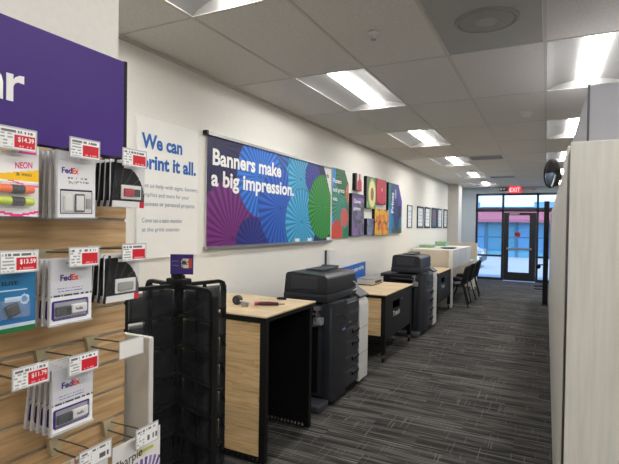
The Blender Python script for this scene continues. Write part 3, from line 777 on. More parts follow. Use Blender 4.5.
stack(fan_card('grey'), .812, 1.4712, -.915, 5, 'front black curved packet with a grey flash drive in white frame', 'black curved packet hanging behind the grey flash drive one')
# highlighters
w, h = .13, .139
t = packet_root('highlighter_packet', 'white packet of orange and yellow neon highlighters, top left corner', 'packet', None)
card_block(t, w, h)
def hl(u, v):
    if v > h-.017 and abs(u-w/2) < .012: return None
    U, Vv = u/w, v/h
    if U > .74-.25*(1-Vv)*2 and Vv > .88 and U < .97: return BL(238, 60, 160)
    if Vv < .14 and abs(Vv-.05-.03*math.sin(U*7)) < .018: return BL(236, 60, 150)
    if .5 < Vv < .66 and (Vv-.5) < .16*U+.01: return BL(250, 200, 40)
    if abs(Vv-.48-.05*math.sin(U*5)) < .012: return BL(240, 90, 160)
    return BL(236, 234, 234)
rast(t, 'print', w, h, hl, 56, 60)
text('lettering', 'NEON', (.0006, .018, -.047), (0, 1, .12), ZU, 'ink_pink', t, w=.034, h=.012, bold=.02, world=False, ext=.0003)
text('lettering', '& mini', (.0006, .02, -.060), (0, 1, 0), ZU, 'ink_black', t, w=.03, h=.007, world=False, ext=.0003)
text('lettering', 'BIC', (.0006, -.03, -.045), YR, ZU, 'ink_black', t, w=.02, h=.008, world=False, ext=.0003)
M['orange'] = mat('neon orange plastic', rgb(250, 110, 40), .35); M['lime'] = mat('neon lime plastic', rgb(205, 225, 50), .35)
for zc, mm, pen in ((-.087, 'orange', 'orange'), (-.110, 'lime', 'yellow')):
    p_ = smooth_some(obj('highlighter', MB().lathe([(.004, -.052), (.0075, -.042), (.0085, -.03), (.0085, .036), (.006, .05)], (.007, .0, zc), 14, 'y'), mm, t, world=False)); p_['label'] = pen+' highlighter'
    obj('grip_band', MB().lathe([(.0088, .005), (.0088, .03)], (.007, .0, zc), 14, 'y'), 'charcoal2', p_, world=False)
blister(t, -.058, -.124, .056, -.074, .018)
t.location = (-.915, .535, 1.6972)
# blue packet
w, h = .12, .132
t = packet_root('flash_drive_packet', 'bright blue packet with a small dark device and green base at left edge', 'packet', None)
card_block(t, w, h)
def bl(u, v):
    if v > h-.017 and abs(u-w/2) < .012: return None
    U, Vv = u/w, v/h
    if Vv < .07: return BL(30, 112, 62)
    if Vv < .12: return BL(190, 205, 215)
    if .60 < Vv < .63 and U > .1 and U < .85: return BL(190, 210, 230)
    if math.hypot(u-.098, v-.062) < .010: return BL(190, 210, 230) if math.hypot(u-.098, v-.062) > .006 else BL(90, 140, 190)
    if .45 < Vv < .52 and .5 < U < .8: return BL(190, 210, 230)
    return BL(40, 104+int(16*Vv), 164)
rast(t, 'print', w, h, bl, 56, 56)
text('lettering', 'ELITE', (.0006, -.006, -.04), YR, ZU, 'ink_black', t, w=.03, h=.007, bold=.02, world=False, ext=.0003)
obj('device', MB().box(.001, .0, -.1, .008, .026, -.076, .003, rot=Matrix.Rotation(.35, 3, 'X')), 'charcoal2', t, world=False)
blister(t, -.012, -.104, .045, -.068, .01)
t.location = (-.915, .535, 1.4662)
# marker packet at the bottom
w, h = .155, .21
t = packet_root('marker_packet', 'white packet with purple marker rays and script lettering, bottom edge', 'packet', None)
card_block(t, w, h)
def mk(u, v):
    if v > h-.017 and abs(u-w/2) < .012: return None
    U, Vv = u/w, v/h
    cx, cy = .095, .02
    q = math.hypot(u-cx, v-cy); a = math.atan2(v-cy, u-cx)
    if .05 < q < .125 and v < h-.05:
        k = (a*24/math.pi) % 1
        if k < .6: return (BL(110, 84, 160), BL(140, 112, 182), BL(84, 64, 130))[int(a*24/math.pi) % 3]
    if .76 < Vv < .80 and U > .5 and U < .85: return BL(200, 200, 90)
    return BL(228, 226, 224)
rast(t, 'print', w, h, mk, 78, 100)
text('lettering', 'Sharpie', (.0006, -.07, -.062), (0, 1, .1), ZU, 'ink_black', t, w=.085, h=.022, bold=.01, world=False, ext=.0003)
t.location = (-.918, .868, 1.0062)
w, h = .15, .2
t = packet_root('marker_packet', 'white packet with a red mark peeking over the bottom edge of photo', 'packet', None)
card_block(t, w, h)
def mk2(u, v):
    if v > h-.017 and abs(u-w/2) < .012: return None
    if v > h-.012 and .06 < u < .09: return BL(215, 40, 50)
    if v > h-.03 and u < .05: return BL(196, 186, 150)
    return BL(220, 220, 222)
rast(t, 'print', w, h, mk2, 50, 60)
t.location = (-.93, .712, 1.0212)

# ------------------------------------------------------------------ black literature stand
KC = V((-1.56, 1.72, 0)); KT = 1.265; AR = .27
t = thing('literature_stand', 'tall black four winged brochure stand with smoked clear pockets', 'display stand', KC)
smooth_some(obj('base', MB().lathe([(.24, 0), (.24, .02), (.05, .04)], tuple(KC), 32), 'black', t))
smooth_some(obj('pole', MB().lathe([(.022, .03), (.022, 1.28), (.03, 1.281), (.03, 1.30)], tuple(KC), 16), 'black', t))
obj('hub', MB().box(KC.x-.055, KC.y-.03, KT-.03, KC.x+.055, KC.y+.03, KT+.022, .006), 'black', t)
th0 = math.radians(-14)
for k in range(4):
    a = th0+k*math.pi/2; dv = V((math.cos(a), math.sin(a), 0)); nv = V((-dv.y, dv.x, 0))
    P = lambda r, z, n=0: tuple(KC+dv*r+nv*n+V((0, 0, z)))
    fr = MB(); pts = [(.03, KT-.012), (AR-.03, KT-.012), (AR-.010, KT-.020), (AR, KT-.04), (AR, .10), (AR-.02, .08), (.03, .08)]
    for s in (-1, 1):
        pass
    def bar(p, q, hw=.012, ht=.007):
        p, q = V(p), V(q); d_ = (q-p).normalized(); up = d_.cross(nv).normalized()
        A = []
        for e in (p-d_*.004, q+d_*.004):
            A.append([fr.bm.verts.new(e+up*ht*i+nv*hw*j) for i, j in ((-1, -1), (1, -1), (1, 1), (-1, 1))])
        fr.bm.faces.new(A[0]); fr.bm.faces.new(A[1][::-1])
        for i in range(4): fr.bm.faces.new((A[0][i], A[1][i], A[1][(i+1) % 4], A[0][(i+1) % 4]))
    for (r0, za), (r1, zb) in zip(pts, pts[1:]): bar(P(r0, za), P(r1, zb), .014, .008)
    for j in range(8): bar(P(.02, 1.115-.14*j), P(AR, 1.115-.14*j), .02, .006)
    bar(P(.15, KT-.02), P(.15, .09), .005, .008)
    wf = obj('wing_frame', fr, 'black', t)
    for j in range(8):
        zb = 1.115-.14*j
        for s in (-1, 1):
            pk = MB(); r0, r1 = .035, AR-.014; dpt = .032
            A = [P(r0, zb, s*.012), P(r1, zb, s*.012), P(r1, zb, s*dpt), P(r0, zb, s*dpt)]
            B = [P(r0, zb+.118, s*.012), P(r1, zb+.118, s*.012), P(r1, zb+.095, s*(dpt+.012)), P(r0, zb+.095, s*(dpt+.012))]
            pk.quad(*A); pk.quad(A[2], A[3], B[3], B[2]); pk.quad(A[1], A[2], B[2], B[1]); pk.quad(A[0], A[3], B[3], B[0]); pk.quad(A[0], A[1], B[1], B[0])
            pk.quad(P(.115, zb, s*.012), P(.115, zb, s*dpt), P(.115, zb+.095, s*(dpt+.012)), P(.115, zb+.118, s*.012))
            obj('brochure_pocket', pk, 'smoke', wf)
t = thing('stand_sign', 'small purple sign standing on the black brochure stand', 'sign', (KC.x+.02, KC.y, KT+.03))
sv = V((.93, .37, 0)).normalized(); so = V((KC.x-.035, KC.y-.022, KT+.035)); nn = sv.cross(V((0, 0, 1)))
def sheet(o, r, w, h, th, m, name, par, z0=0):
    mb = MB(); c = [o, o+r*w, o+r*w+V((0, 0, h)), o+V((0, 0, h))]; n_ = r.cross(V((0, 0, 1)))*th
    A = [mb.bm.verts.new(p) for p in c]; B = [mb.bm.verts.new(p-n_) for p in c]
    mb.bm.faces.new(A); mb.bm.faces.new(B[::-1])
    for i in range(4): mb.bm.faces.new((A[i], B[i], B[(i+1) % 4], A[(i+1) % 4]))
    return obj(name, mb, m, par)
sv2 = V((.893, .45, 0)); so = V((KC.x-.022, KC.y-.035, KT+.042))
sheet(so, sv2, .108, .095, .004, 'purpledark', 'sign_panel', t)
def pic(u, v):
    if math.hypot((u-.012), v-.026) < .01: return BL(60, 60, 70)
    if u > .034: return BL(190, 60, 50)
    return BL(205, 200, 180) if hsh(int(u*200), int(v*200)) > .4 else BL(90, 96, 90)
raster('photo', tuple(so+sv2*.052+V((0, 0, .03))-nn*0+sv2.cross(V((0, 0, 1)))*.0008), sv2, ZU, .05, .045, 16, 14, pic, t)
for k, s in enumerate(['print', 'and go']):
    text('lettering', s, tuple(so+sv2*.01+V((0, 0, .06-k*.02))+sv2.cross(V((0, 0, 1)))*.0008), sv2, ZU, 'ink_grey', t, w=.03, h=.008)
obj('stem', MB().box(KC.x-.03, KC.y-.02, KT+.02, KC.x+.03, KC.y+.0, KT+.045), 'black', t)

# ------------------------------------------------------------------ tall counter table (foreground)
T0, T1, TX0, TX1, TZ = 2.535, 3.20, -2.36, -1.576, .966
t = thing('counter_table', 'tall open black framed counter with butcher block top beside brochure stand', 'table', (-1.98, 2.89, 0))
obj('tabletop', MB().box(TX0, T0-.012, TZ-.012, TX1+.01, T1+.04, TZ, .002), 'wood_top', t)
rail = MB().box(TX0, T0, TZ-.05, TX1, T0+.04, TZ-.012).box(TX0, T1-.04, TZ-.05, TX1, T1, TZ-.012).box(TX1-.04, T0+.04, TZ-.042, TX1, T1-.04, TZ-.012).box(TX0, T0+.04, TZ-.05, TX0+.04, T1-.04, TZ-.012)
obj('top_rail', rail, 'black', t)
for x in (TX0, TX1-.045):
    for y in (T0, T1-.04): 
        lg = obj('leg', MB().box(x, y, .015, x+.045, y+.04, TZ-.05, .002), 'black', t)
        obj('foot', MB().lathe([(.018, 0), (.018, .015)], (x+.022, y+.02, 0), 12), 'steel', lg)
obj('front_panel', MB().box(TX0+.045, T0+.006, .052, TX1-.045, T0+.022, TZ-.05), 'wood_front', t)['label'] = 'butcher block end panel'
obj('end_panel', MB().box(TX0+.045, T1-.03, .10, TX1-.045, T1-.012, TZ-.05), 'black', t)['label'] = 'black end panel'
obj('back_panel', MB().box(TX0+.01, T0+.04, .10, TX0+.03, T1-.04, TZ-.05), 'black', t)
obj('inner_lining', MB().box(TX0+.045, T0+.026, .052, TX1-.045, T0+.034, TZ-.05), 'black', t)
for y in (T0+.006, T1-.035):
    pr = MB(); x = TX0+.045
    pr.box(x, y, .008, TX1-.045, y+.014, .016).box(x, y, .042, TX1-.045, y+.014, .052 if y < 3 else .10)
    while x < TX1-.06:
        pr.box(x, y, .016, x+.009, y+.014, .042); x += .03
    obj('perforated_rail', pr, 'black', t)
# tape gun lying on it
t = thing('tape_dispenser', 'handheld tool with round black head and dark red handle on wooden tabletop', 'hand tool', (-1.9, 2.83, TZ))
ang = math.atan2(.16, .23)
def rl(mb, piv=(-1.93, 2.79, TZ), a=ang): bmesh.ops.rotate(mb.bm, verts=mb.bm.verts, cent=piv, matrix=Matrix.Rotation(a, 3, 'Z')); return mb
c0 = (-1.985, 2.80, TZ+.034)
hd = smooth_some(obj('round_head', MB().lathe([(.012, -.024), (.030, -.023), (.034, -.012), (.034, .012), (.030, .023), (.012, .024)], c0, 24, 'y'), 'charcoal2', t))
obj('hub', MB().lathe([(.013, -.027), (.013, .027)], c0, 16, 'y'), 'slate', hd)
obj('metal_guide', MB().box(-1.905, 2.735, TZ+.0, -1.865, 2.765, TZ+.03, .003), 'steel', t)
obj('neck', MB().tube([(-1.965, 2.79, TZ+.03), (-1.90, 2.79, TZ+.026), (-1.82, 2.82, TZ+.02)], .007), 'offwhite', t)
smooth_some(obj('handle', MB().tube([(-1.835, 2.815, TZ+.018), (-1.81, 2.83, TZ+.019), (-1.76, 2.865, TZ+.018), (-1.70, 2.90, TZ+.015)], [.009, .014, .015, .012], 12), 'darkred', t))
smooth_some(obj('collar', MB().tube([(-1.845, 2.808, TZ+.018), (-1.828, 2.820, TZ+.018)], [.0125, .0145], 12), 'red', t))
smooth_some(obj('handle_strip', MB().tube([(-1.80, 2.87, TZ+.006), (-1.74, 2.93, TZ+.006), (-1.69, 2.97, TZ+.006)], .006, 8), 'bracket', t))
t = thing('black_marker', 'small black piece lying near far corner of wooden tabletop', 'small item', (-1.82, 3.16, TZ))
obj('body', MB().tube([(-1.86, 3.15, TZ+.008), (-1.79, 3.17, TZ+.008)], .008, 10), 'black', t, True)
obj('clip', MB().box(-1.85, 3.155, TZ+.014, -1.81, 3.162, TZ+.018), 'black', t)

# ------------------------------------------------------------------ copiers
def copier():
    t = thing('copier', 'nearer charcoal office copier with white front column beside tall counter', 'copier', (-1.9, 4.1, 0), 'office copiers')
    X0, X1, Y0_, Y1 = -2.25, -1.6, 3.65, 4.27
    b = MB().box(X0, Y0_, .06, X1-.012, Y1, .86, .02); smooth_some(obj('body', b, 'charcoal', t), 35)
    # rounded front corner column and front door
    smooth_some(obj('front_cover', MB().prism([(X1-.10, Y0_-.006), (X1-.04, Y0_-.004), (X1-.012, Y0_+.012), (X1, Y0_+.05), (X1, Y0_+.30), (X1-.10, Y0_+.30)], 2, .04, .88), 'charcoal2', t), 30)
    obj('cover_seam', MB().tube([(X1+.001, Y0_+.05, .77), (X1+.001, Y0_+.12, .775), (X1+.001, Y0_+.2, .76), (X1+.001, Y0_+.28, .70)], .004, 6), 'black', t)
    obj('front_panel', MB().box(X1-.03, Y0_+.302, .62, X1-.002, Y1, .84, .006), 'charcoal', t)
    obj('label_strip', MB().box(X1-.003, Y0_+.36, .725, X1+.001, Y1-.03, .75), 'slate', t)
    obj('badge', MB().box(X1-.003, Y0_+.36, .655, X1+.001, Y0_+.42, .665), 'steel', t)
    lg = obj('logo_sticker', MB().box(X1-.002, Y0_+.20, .60, X1+.001, Y0_+.28, .65), 'ink_purple', t)
    text('logo', 'FedEx', (X1+.001, Y0_+.205, .617), YR, ZU, 'ink_white', lg, w=.07, h=.018, bold=.02)
    for k, (a, b_) in enumerate(((.50, .60), (.36, .485), (.22, .345), (.07, .205))):
        dw = obj('paper_drawer', MB().box(X1-.03, Y0_+.304, a, X1-.001, Y1, b_, .005), 'charcoal', t)
        obj('drawer_handle', MB().prism([(X1-.001, b_-.015), (X1+.012, b_-.03), (X1+.012, b_-.05), (X1-.001, b_-.065)], 1, Y0_+.45, Y1-.01), 'black', dw)
    # plinth and side foot
    obj('plinth', MB().box(X0+.03, Y0_+.02, 0.0, X1-.03, Y1+.2, .06), 'black', t)
    obj('foot', MB().box(X1-.40, Y0_-.20, .0, X1-.03, Y0_+.0, .06, .015), 'slate', t)
    # output side: recess and trays
    obj('side_recess', MB().box(X0+.06, Y0_-.012, .10, X1-.14, Y0_-.0, .84), 'black', t)
    for zz, dy in ((.80, -.24), (.70, -.20)):
        tr = MB().prism([(Y0_, zz-.03), (Y0_, zz-.015), (Y0_+dy, zz+.03), (Y0_+dy, zz+.015)], 0, X1-.42, X1-.13)
        obj('output_tray', tr, 'slate', t)
    obj('tray_arm', MB().box(X1-.16, Y0_-.06, .82, X1-.10, Y0_, .85, .004).prism([(Y0_-.06, .84), (Y0_-.09, .74), (Y0_-.06, .72), (Y0_, .72), (Y0_, .76), (Y0_-.03, .80)], 0, X1-.13, X1-.12), 'steel', t)
    obj('tray_bracket', MB().box(X1-.16, Y0_-.07, .70, X1-.08, Y0_-.01, .76, .006), 'grey', t)
    # scanner + document feeder
    smooth_some(obj('scanner_bed', MB().box(X0+.17, Y0_-.02, .885, X1-.05, Y1+.05, .953, .008), 'charcoal2', t), 35)
    ad = MB().prism([(X0+.175, .952), (X1-.055, .952), (X1-.05, .98), (X1-.055, 1.095), (X1-.085, 1.12), (X0+.26, 1.135), (X0+.205, 1.13), (X0+.19, 1.11)], 1, Y0_-.02, Y1+.03)
    bmesh.ops.bevel(ad.bm, geom=list(ad.bm.edges), offset=.006, segments=2, affect='EDGES')
    adf = smooth_some(obj('document_feeder', ad, 'charcoal2', t), 35)
    obj('feeder_panel', MB().box(X0+.25, Y0_-.026, .99, X1-.14, Y0_-.019, 1.10, .004), 'charcoal', adf)
    obj('feeder_tray', MB().prism([(Y0_+.2, 1.13), (Y0_+.55, 1.13), (Y0_+.58, 1.16), (Y0_+.56, 1.162), (Y0_+.52, 1.148), (Y0_+.2, 1.146)], 0, X0+.28, X1-.2), 'charcoal', adf)
    obj('feeder_hinge', MB().box(X1-.11, Y0_+.34, 1.0, X1-.07, Y0_+.46, 1.06, .01), 'black', adf)
    # white column at the far end with tilted control panel
    YW0, YW1 = Y1+.005, Y1+.25
    prof = [(X1-.25, .04), (X1+.004, .04), (X1+.006, .76), (X1-.002, .80), (X1-.02, .825), (X1-.17, .925), (X1-.25, .925)]
    smooth_some(obj('white_column', MB().prism(prof, 1, YW0, YW1), 'white', t), 25)['label'] = 'white front column'
    pin = [(X1-.245, .045), (X1-.02, .045), (X1-.018, .78), (X1-.03, .81), (X1-.17, .905), (X1-.245, .905)]
    obj('column_side', MB().prism(pin, 1, YW0-.004, YW0+.0), 'charcoal2', t)
    for zz in (.55, .30): obj('column_seam', MB().box(X1+.004, YW0+.0, zz, X1+.0075, YW1, zz+.004), 'grey', t)
    cp = obj('control_panel', MB().box(X1-.18, YW0+.0, .0, X1+.03, YW1-.0, .022, .006, rot=Matrix.Rotation(math.radians(32), 3, 'Y'), piv=(X1-.18, 0, 0)), 'charcoal', t)
    cp.data.transform(Matrix.Translation((0, 0, .955)))
    obj('white_bed', MB().box(X0, Y1+.005, .04, X1-.25, YW1, .86, .01), 'charcoal', t)
    smooth_some(obj('cable', MB().tube([(X1-.06, Y1-.04, 1.02), (X1-.03, Y1-.0, .99), (X1-.03, Y1+.0, .94), (X1-.08, Y1-.08, .90), (X1-.14, Y1-.2, .885)], .006, 8), 'offwhite', t))
    return t
c1 = copier(); c2 = copy_tree(c1); c2.location = c1.location+V((.07, 3.02, 0)); c2['label'] = 'farther charcoal office copier between the two wheeled carts'

# ------------------------------------------------------------------ wheeled carts
def cart():
    y0, y1, x0, x1, zt = 5.10, 6.28, -2.36, -1.6, .775
    t = thing('rolling_cart', 'nearer black wheeled cart with butcher block top and Trash cutout', 'cart', (-1.98, 5.69, 0), 'wheeled worktop carts')
    obj('worktop', MB().box(x0, y0-.015, zt-.012, x1+.012, y1+.015, zt, .002), 'wood_top', t)
    obj('top_rail', MB().box(x0, y0, zt-.045, x1, y0+.03, zt-.012).box(x0, y1-.03, zt-.045, x1, y1, zt-.012).box(x0, y0+.03, zt-.045, x0+.03, y1-.03, zt-.012), 'black', t)
    for x in (x0, x1-.05):
        for y in (y0, y1-.05):
            lg = obj('leg', MB().box(x, y, .09, x+.05, y+.05, zt-.045 if x < -2 else zt-.02, .003), 'black', t)
            cs = MB().box(x+.01, y+.01, .055, x+.04, y+.04, .09); 
            obj('caster_fork', cs, 'steel', lg)
            smooth_some(obj('caster_wheel', MB().lathe([(.02, -.012), (.03, -.01), (.03, .01), (.02, .012)], (x+.025, y+.035, .03), 16, 'x'), 'rubber', lg))
    obj('end_panel', MB().box(x0+.05, y0+.008, .30, x1-.05, y0+.025, zt-.045), 'wood_front', t)['label'] = 'butcher block end panel'
    obj('lower_rail', MB().box(x0+.05, y0+.005, .255, x1-.05, y0+.03, .30), 'black', t)
    obj('far_panel', MB().box(x0+.05, y1-.025, .25, x1-.05, y1-.01, zt-.045), 'black', t)
    obj('base_shelf', MB().box(x0+.03, y0+.03, .25, x1-.025, y1-.03, .265), 'black', t)
    # aisle side panel with a rectangular opening
    oy0, oy1, oz0, oz1 = y0+.31, y0+.60, .565, .66; X = x1-.022; XX = x1-.004
    pn = MB().box(X, y0+.05, .255, XX, oy0, zt-.014).box(X, oy1, .255, XX, y1-.05, zt-.014).box(X, oy0, .255, XX, oy1, oz0).box(X, oy0, oz1, XX, oy1, zt-.014)
    obj('side_panel', pn, 'blackpanel', t)
    text('lettering', 'Trash', (x1-.003, oy0+.005, oz0-.085), YR, ZU, 'ink_white', t, w=.29, h=.06, bold=.02)
    obj('lock', MB().lathe([(.012, -.004), (.01, .004)], (x1-.002, oy1+.09, oz1-.01), 12, 'x'), 'steel', t)
    return t
k1 = cart(); k2 = copy_tree(k1); k2.location = k1.location+V((.0, 2.88, 0)); k2['label'] = 'farther black wheeled cart standing against the beige study desk'
t = thing('desk_box', 'flat pale grey box resting on the nearer cart worktop', 'office device', (-2.09, 5.97, .775))
R12 = Matrix.Rotation(math.radians(-6), 3, 'Z')
obj('body', MB().box(-2.20, 5.78, .787, -1.98, 6.2, .85, .004), 'offwhite', t)
obj('lid', MB().box(-2.205, 5.775, .850, -1.975, 6.205, .862, .004), 'grey', t)
obj('slot', MB().box(-1.982, 5.86, .80, -1.978, 6.12, .83), 'charcoal2', t)
obj('base', MB().box(-2.195, 5.79, .775, -1.985, 6.19, .787), 'charcoal2', t)
t = thing('counter_sign', 'long bright blue sign with white print, scan lettering standing on cart', 'sign', (-2.25, 5.8, .775))
so = V((-2.17, 5.22, .776)); sv = V((-.135, 1.15, 0)).normalized()
sheet(so, sv, 1.17, .262, .02, 'blue', 'sign_panel', t)
nn = sv.cross(V((0, 0, 1)))
text('lettering', 'print, scan, copy, and fax', tuple(so+sv*.06+V((0, 0, .175))), sv, ZU, 'ink_white', t, w=1.0, h=.05, bold=.02, ext=.001)
sheet(so+sv*1.17+nn*.001, sv, .03, .262, .022, 'white', 'end_cap', t)

# ------------------------------------------------------------------ study desk + chairs
t = thing('study_desk', 'long white study desk with beige end panel along left wall', 'desk', (-2.0, 11.2, 0))
obj('end_panel', MB().box(-2.4, 9.25, .0, -1.62, 9.28, 1.10, .003), 'beige', t)['label'] = 'beige end panel'
obj('leg', MB().box(-1.66, 9.24, 0, -1.58, 9.29, 1.108, .003), 'white', t)
obj('leg', MB().box(-1.66, 12.3, 0, -1.58, 12.35, .75, .003), 'white', t)
for a, b_ in ((9.30, 10.06), (10.08, 10.86), (10.88, 11.7)):
    obj('privacy_screen', MB().box(-1.61, a, .74, -1.59, b_, 1.104, .004), 'white', t)
obj('top_shelf', MB().box(-2.4, 9.29, 1.08, -1.615, 11.7, 1.105, .003), 'white', t)
obj('desktop', MB().box(-2.4, 9.29, .715, -1.62, 12.35, .74, .003), 'white', t)
t = thing('desk_partition', 'tall beige partition behind the white study desk', 'partition', (-2.0, 12.98, 0))
obj('panel', MB().box(-2.42, 12.88, .0, -1.62, 12.92, 1.14, .004), 'beige', t)
obj('edge_trim', MB().box(-1.62, 12.875, 0, -1.59, 12.925, 1.145, .004), 'white', t)
t = thing('desk_tray', 'dark oval tray lying on top of white study desk', 'tray', (-1.95, 9.9, 1.105))
d_ = MB().lathe([(.12, 1.107), (.155, 1.121), (.165, 1.123), (.155, 1.126), (.12, 1.115)], (-1.80, 10.0, 0), 28); bmesh.ops.scale(d_.bm, verts=d_.bm.verts, vec=(1, 1.7, 1), space=Matrix.Translation((0, -10.0, 0)))
smooth_some(obj('dish', d_, 'charcoal2', t)); smooth_some(obj('rim', MB().lathe([(.05, 1.117), (.05, 1.121)], (-1.80, 10.0, 0), 16), 'grey', t))
for k, (x, y, lab) in enumerate([(-2.30, 11.15, 'larger pale green box on study desk near the oval tray'), (-2.36, 9.9, 'lower pale green folder at near end of the study desk shelf')]):
    t = thing('green_box', lab, 'box', (x, y, 1.105), 'green items on the study desk')
    hh = .09 if k == 0 else .045
    obj('body', MB().box(x-.02, y, 1.106, x+.22, y+.4, 1.105+hh, .005), 'green', t)
    obj('lid', MB().box(x-.025, y-.005, 1.105+hh, x+.225, y+.405, 1.115+hh, .003), 'green', t)

def chair():
    t = thing('side_chair', '', 'chair', (0, 0, 0), 'black chairs at the study desk')
    # faces -X (towards the desk)
    smooth_some(obj('seat', MB().box(-.24, -.23, .42, .2, .23, .46, .018), 'black', t, world=False))
    rows = []
    for i in range(7):
        u = i/6; zz = .44+.36*u; rr = []
        for j in range(9):
            v = (j/8-.5); yy = v*(.46-.04*u); xx = .21+.08*u-.16*(2*v)**2*.6
            rr.append((xx, yy, zz-(.05*(2*v)**4 if i == 6 else 0)))
        rows.append(rr)
    smooth_some(obj('backrest', MB().grid(rows, (.018, 0, 0)), 'black', t, world=False))
    for sx, sy in ((-1, -1), (-1, 1), (1, -1), (1, 1)):
        smooth_some(obj('leg', MB().tube([(sx*.16, sy*.15, .43), (sx*.2, sy*.19, .25), (sx*.27, sy*.235, .0)], .012, 8), 'black', t, world=False))
    obj('leg_frame', MB().tube([(-.17, -.17, .40), (.17, -.17, .40), (.17, .17, .40), (-.17, .17, .40), (-.17, -.17, .40)], .009, 6), 'black', t, world=False)
    return t
ch = chair()
for k, (y, lab) in enumerate(((9.62, 'nearest black chair at the white study desk'), (10.38, 'middle black chair at the white study desk'), (11.3, 'farthest black chair at the study desk, closest to entrance'))):
    o = ch if k == 0 else copy_tree(ch); o.location = (-1.6, y, 0); o['label'] = lab; o.rotation_euler = (0, 0, (.12, -.08, .1)[k])

# ------------------------------------------------------------------ right side
t = thing('end_cabinet', 'tall pale woodgrain cabinet end panel filling the right foreground', 'cabinet', (.7, 1.62, 0))
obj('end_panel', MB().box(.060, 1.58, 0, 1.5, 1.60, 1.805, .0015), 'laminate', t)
obj('carcass', MB().box(.0625, 1.602, .0, 1.5, 1.828, 1.80), 'black', t)
t = thing('filler_panel', 'narrow pale upright edge strip past the black gap, taller than the cabinets beyond', 'panel', (.1, 2.0, 0))
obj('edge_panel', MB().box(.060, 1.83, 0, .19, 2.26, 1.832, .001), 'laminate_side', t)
obj('plinth', MB().box(.064, 1.84, 0, .062+.1, 2.25, .004), 'black', t)
X = .068
labs = ['first pale cabinet on the right aisle edge, under the black hanging cap', 'second pale cabinet along the right aisle edge', 'third pale cabinet along the right aisle edge', 'farthest pale cabinet near the black screen on the right']
for k, (a, b_, m_) in enumerate(((2.27, 3.6, 'laminate_side'), (3.61, 5.6, 'laminate_side'), (5.61, 7.9, 'laminate_side'), (7.91, 10.4, 'laminate_side'))):
    t = thing('wall_cabinet', labs[k], 'cabinet', ((X+.12)/1, (a+b_)/2, 0), 'pale cabinets along the right of the aisle')
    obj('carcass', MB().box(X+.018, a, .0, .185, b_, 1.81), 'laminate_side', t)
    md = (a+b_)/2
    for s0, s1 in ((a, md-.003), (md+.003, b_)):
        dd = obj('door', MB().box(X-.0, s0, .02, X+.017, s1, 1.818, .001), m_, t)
t = thing('hanging_cap', 'black cap with grey blue visor hanging from top of right cabinets', 'cap', (.05, 2.9, 1.8))
def ell(c, r, a0=-90, a1=90, n=10, m_=20):
    pr = [(max(.001, math.cos(math.radians(a0+(a1-a0)*i/n))), math.sin(math.radians(a0+(a1-a0)*i/n))) for i in range(n+1)]
    b = MB().lathe(pr, (0, 0, 0), m_)
    for v in b.bm.verts: v.co = V((c[0]+v.co.x*r[0], c[1]+v.co.y*r[1], c[2]+v.co.z*r[2]))
    return b
smooth_some(obj('crown', ell((.022, 3.0, 1.868), (.042, .11, .078), -40, 90), 'rubber', t), 60)
M['visor'] = mat('blue grey visor', rgb(104, 124, 148), .25)
smooth_some(obj('visor', ell((.018, 2.97, 1.842), (.032, .09, .064), -88, 10), 'visor', t), 60)
rim = [(.018+.034*math.cos(math.radians(a)), 2.91, 1.845+.07*math.sin(math.radians(a))) for a in range(150, 371, 20)]
obj('visor_rim', MB().tube(rim, .0045, 6), 'black', t)
smooth_some(obj('strap', MB().tube([(.055, 2.92, 1.87), (.056, 2.90, 1.83), (.042, 2.89, 1.785)], [.012, .014, .01], 8), 'black', t))
obj('buckle', MB().tube([(.040, 2.885, 1.84), (.022, 2.88, 1.775)], .005, 6), 'steel', t)
# tall grey partition
t = thing('tall_partition', 'tall pale violet grey partition box behind woodgrain panel', 'partition', (.7, 3.9, 0))
obj('body', MB().box(.196, 3.0, 0, 1.5, 4.9, 2.34), 'violet_grey', t)
obj('corner_trim', MB().box(.189, 2.994, 0, .2, 3.02, 2.343), 'slate', t)
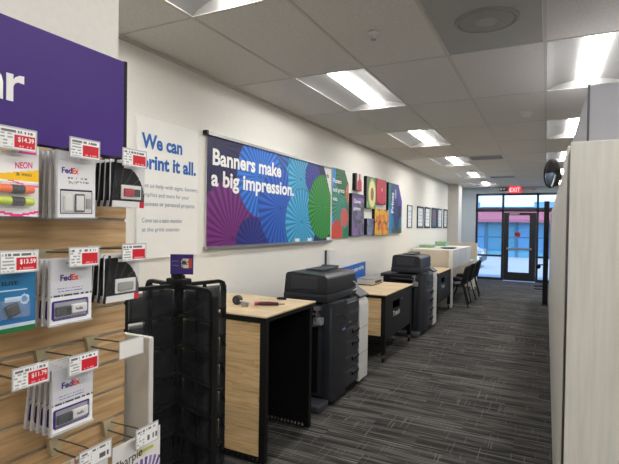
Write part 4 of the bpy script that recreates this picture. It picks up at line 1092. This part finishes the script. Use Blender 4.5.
# black upright screen further down
t = thing('freestanding_screen', 'tall thin black upright panel at far end of right side', 'display stand', (0, 10.8, 0))
obj('panel', MB().box(-.045, 10.6, .02, .05, 11.0, 2.10, .004), 'black', t)
obj('base', MB().box(-.06, 10.55, 0, .058, 11.05, .02), 'black', t)
for k, zz in enumerate((.36, .30, .80)):
    obj('bracket', MB().box(-.2 if k < 2 else -.13, 10.75, zz-.012, -.045, 10.82, zz+.012, .004), 'black', t)
smooth_some(obj('knob', MB().lathe([(.02, -.03), (.045, -.01), (.045, .01), (.02, .03)], (-.13, 10.78, .76), 14, 'y'), 'black', t))
t = thing('small_poster', 'narrow mauve notice on cabinet side beyond the first panels', 'notice', (.055, 7, 1.2))
M['mauve'] = mat('mauve paper', rgb(150, 120, 140), .6)
obj('sheet', MB().box(X-.005, 8.3, 1.05, X-.0005, 9.0, 1.75), 'mauve', t); obj('border', MB().box(X-.005, 8.28, 1.75, X-.001, 9.02, 1.77), 'slate', t)

# ------------------------------------------------------------------ light and camera
w_ = bpy.data.worlds.new('sky'); sc.world = w_; w_.use_nodes = True
nt = w_.node_tree; bg = nt.nodes['Background']
sky = nt.nodes.new('ShaderNodeTexSky'); sky.sky_type = 'HOSEK_WILKIE'; sky.turbidity = 3; sky.sun_direction = (.3, -.5, .75)
nt.links.new(sky.outputs[0], bg.inputs[0]); bg.inputs[1].default_value = 10
s = bpy.data.lights.new('sun', 'SUN'); s.energy = 2; s.angle = .02; s.color = (1, .96, .9)
so_ = bpy.data.objects.new('sun', s); COL.objects.link(so_); so_.rotation_euler = (math.radians(38), 0, math.radians(28)); so_.location = (0, 18, 12)

F_, yaw, pit, rol = 469.87, .4665195, -.0151119, .0149528
fv = V((-math.sin(yaw)*math.cos(pit), math.cos(yaw)*math.cos(pit), math.sin(pit)))
rv = fv.cross(V((0, 0, 1))).normalized(); uv = rv.cross(fv)
r2 = rv*math.cos(rol)+uv*math.sin(rol); u2 = -rv*math.sin(rol)+uv*math.cos(rol)
cd = bpy.data.cameras.new('camera'); cd.sensor_width = 36; cd.sensor_fit = 'HORIZONTAL'; cd.lens = F_/619*36; cd.clip_start = .02; cd.clip_end = 200
co = bpy.data.objects.new('camera', cd); COL.objects.link(co); sc.camera = co
mw = Matrix((r2, u2, -fv)).transposed().to_4x4(); mw.translation = (0, 0, 1.55); co.matrix_world = mw
sc.view_settings.view_transform = 'Standard'; sc.view_settings.look = 'None'; sc.view_settings.gamma = 1; sc.view_settings.use_curve_mapping = False
sc.view_settings.exposure = .95
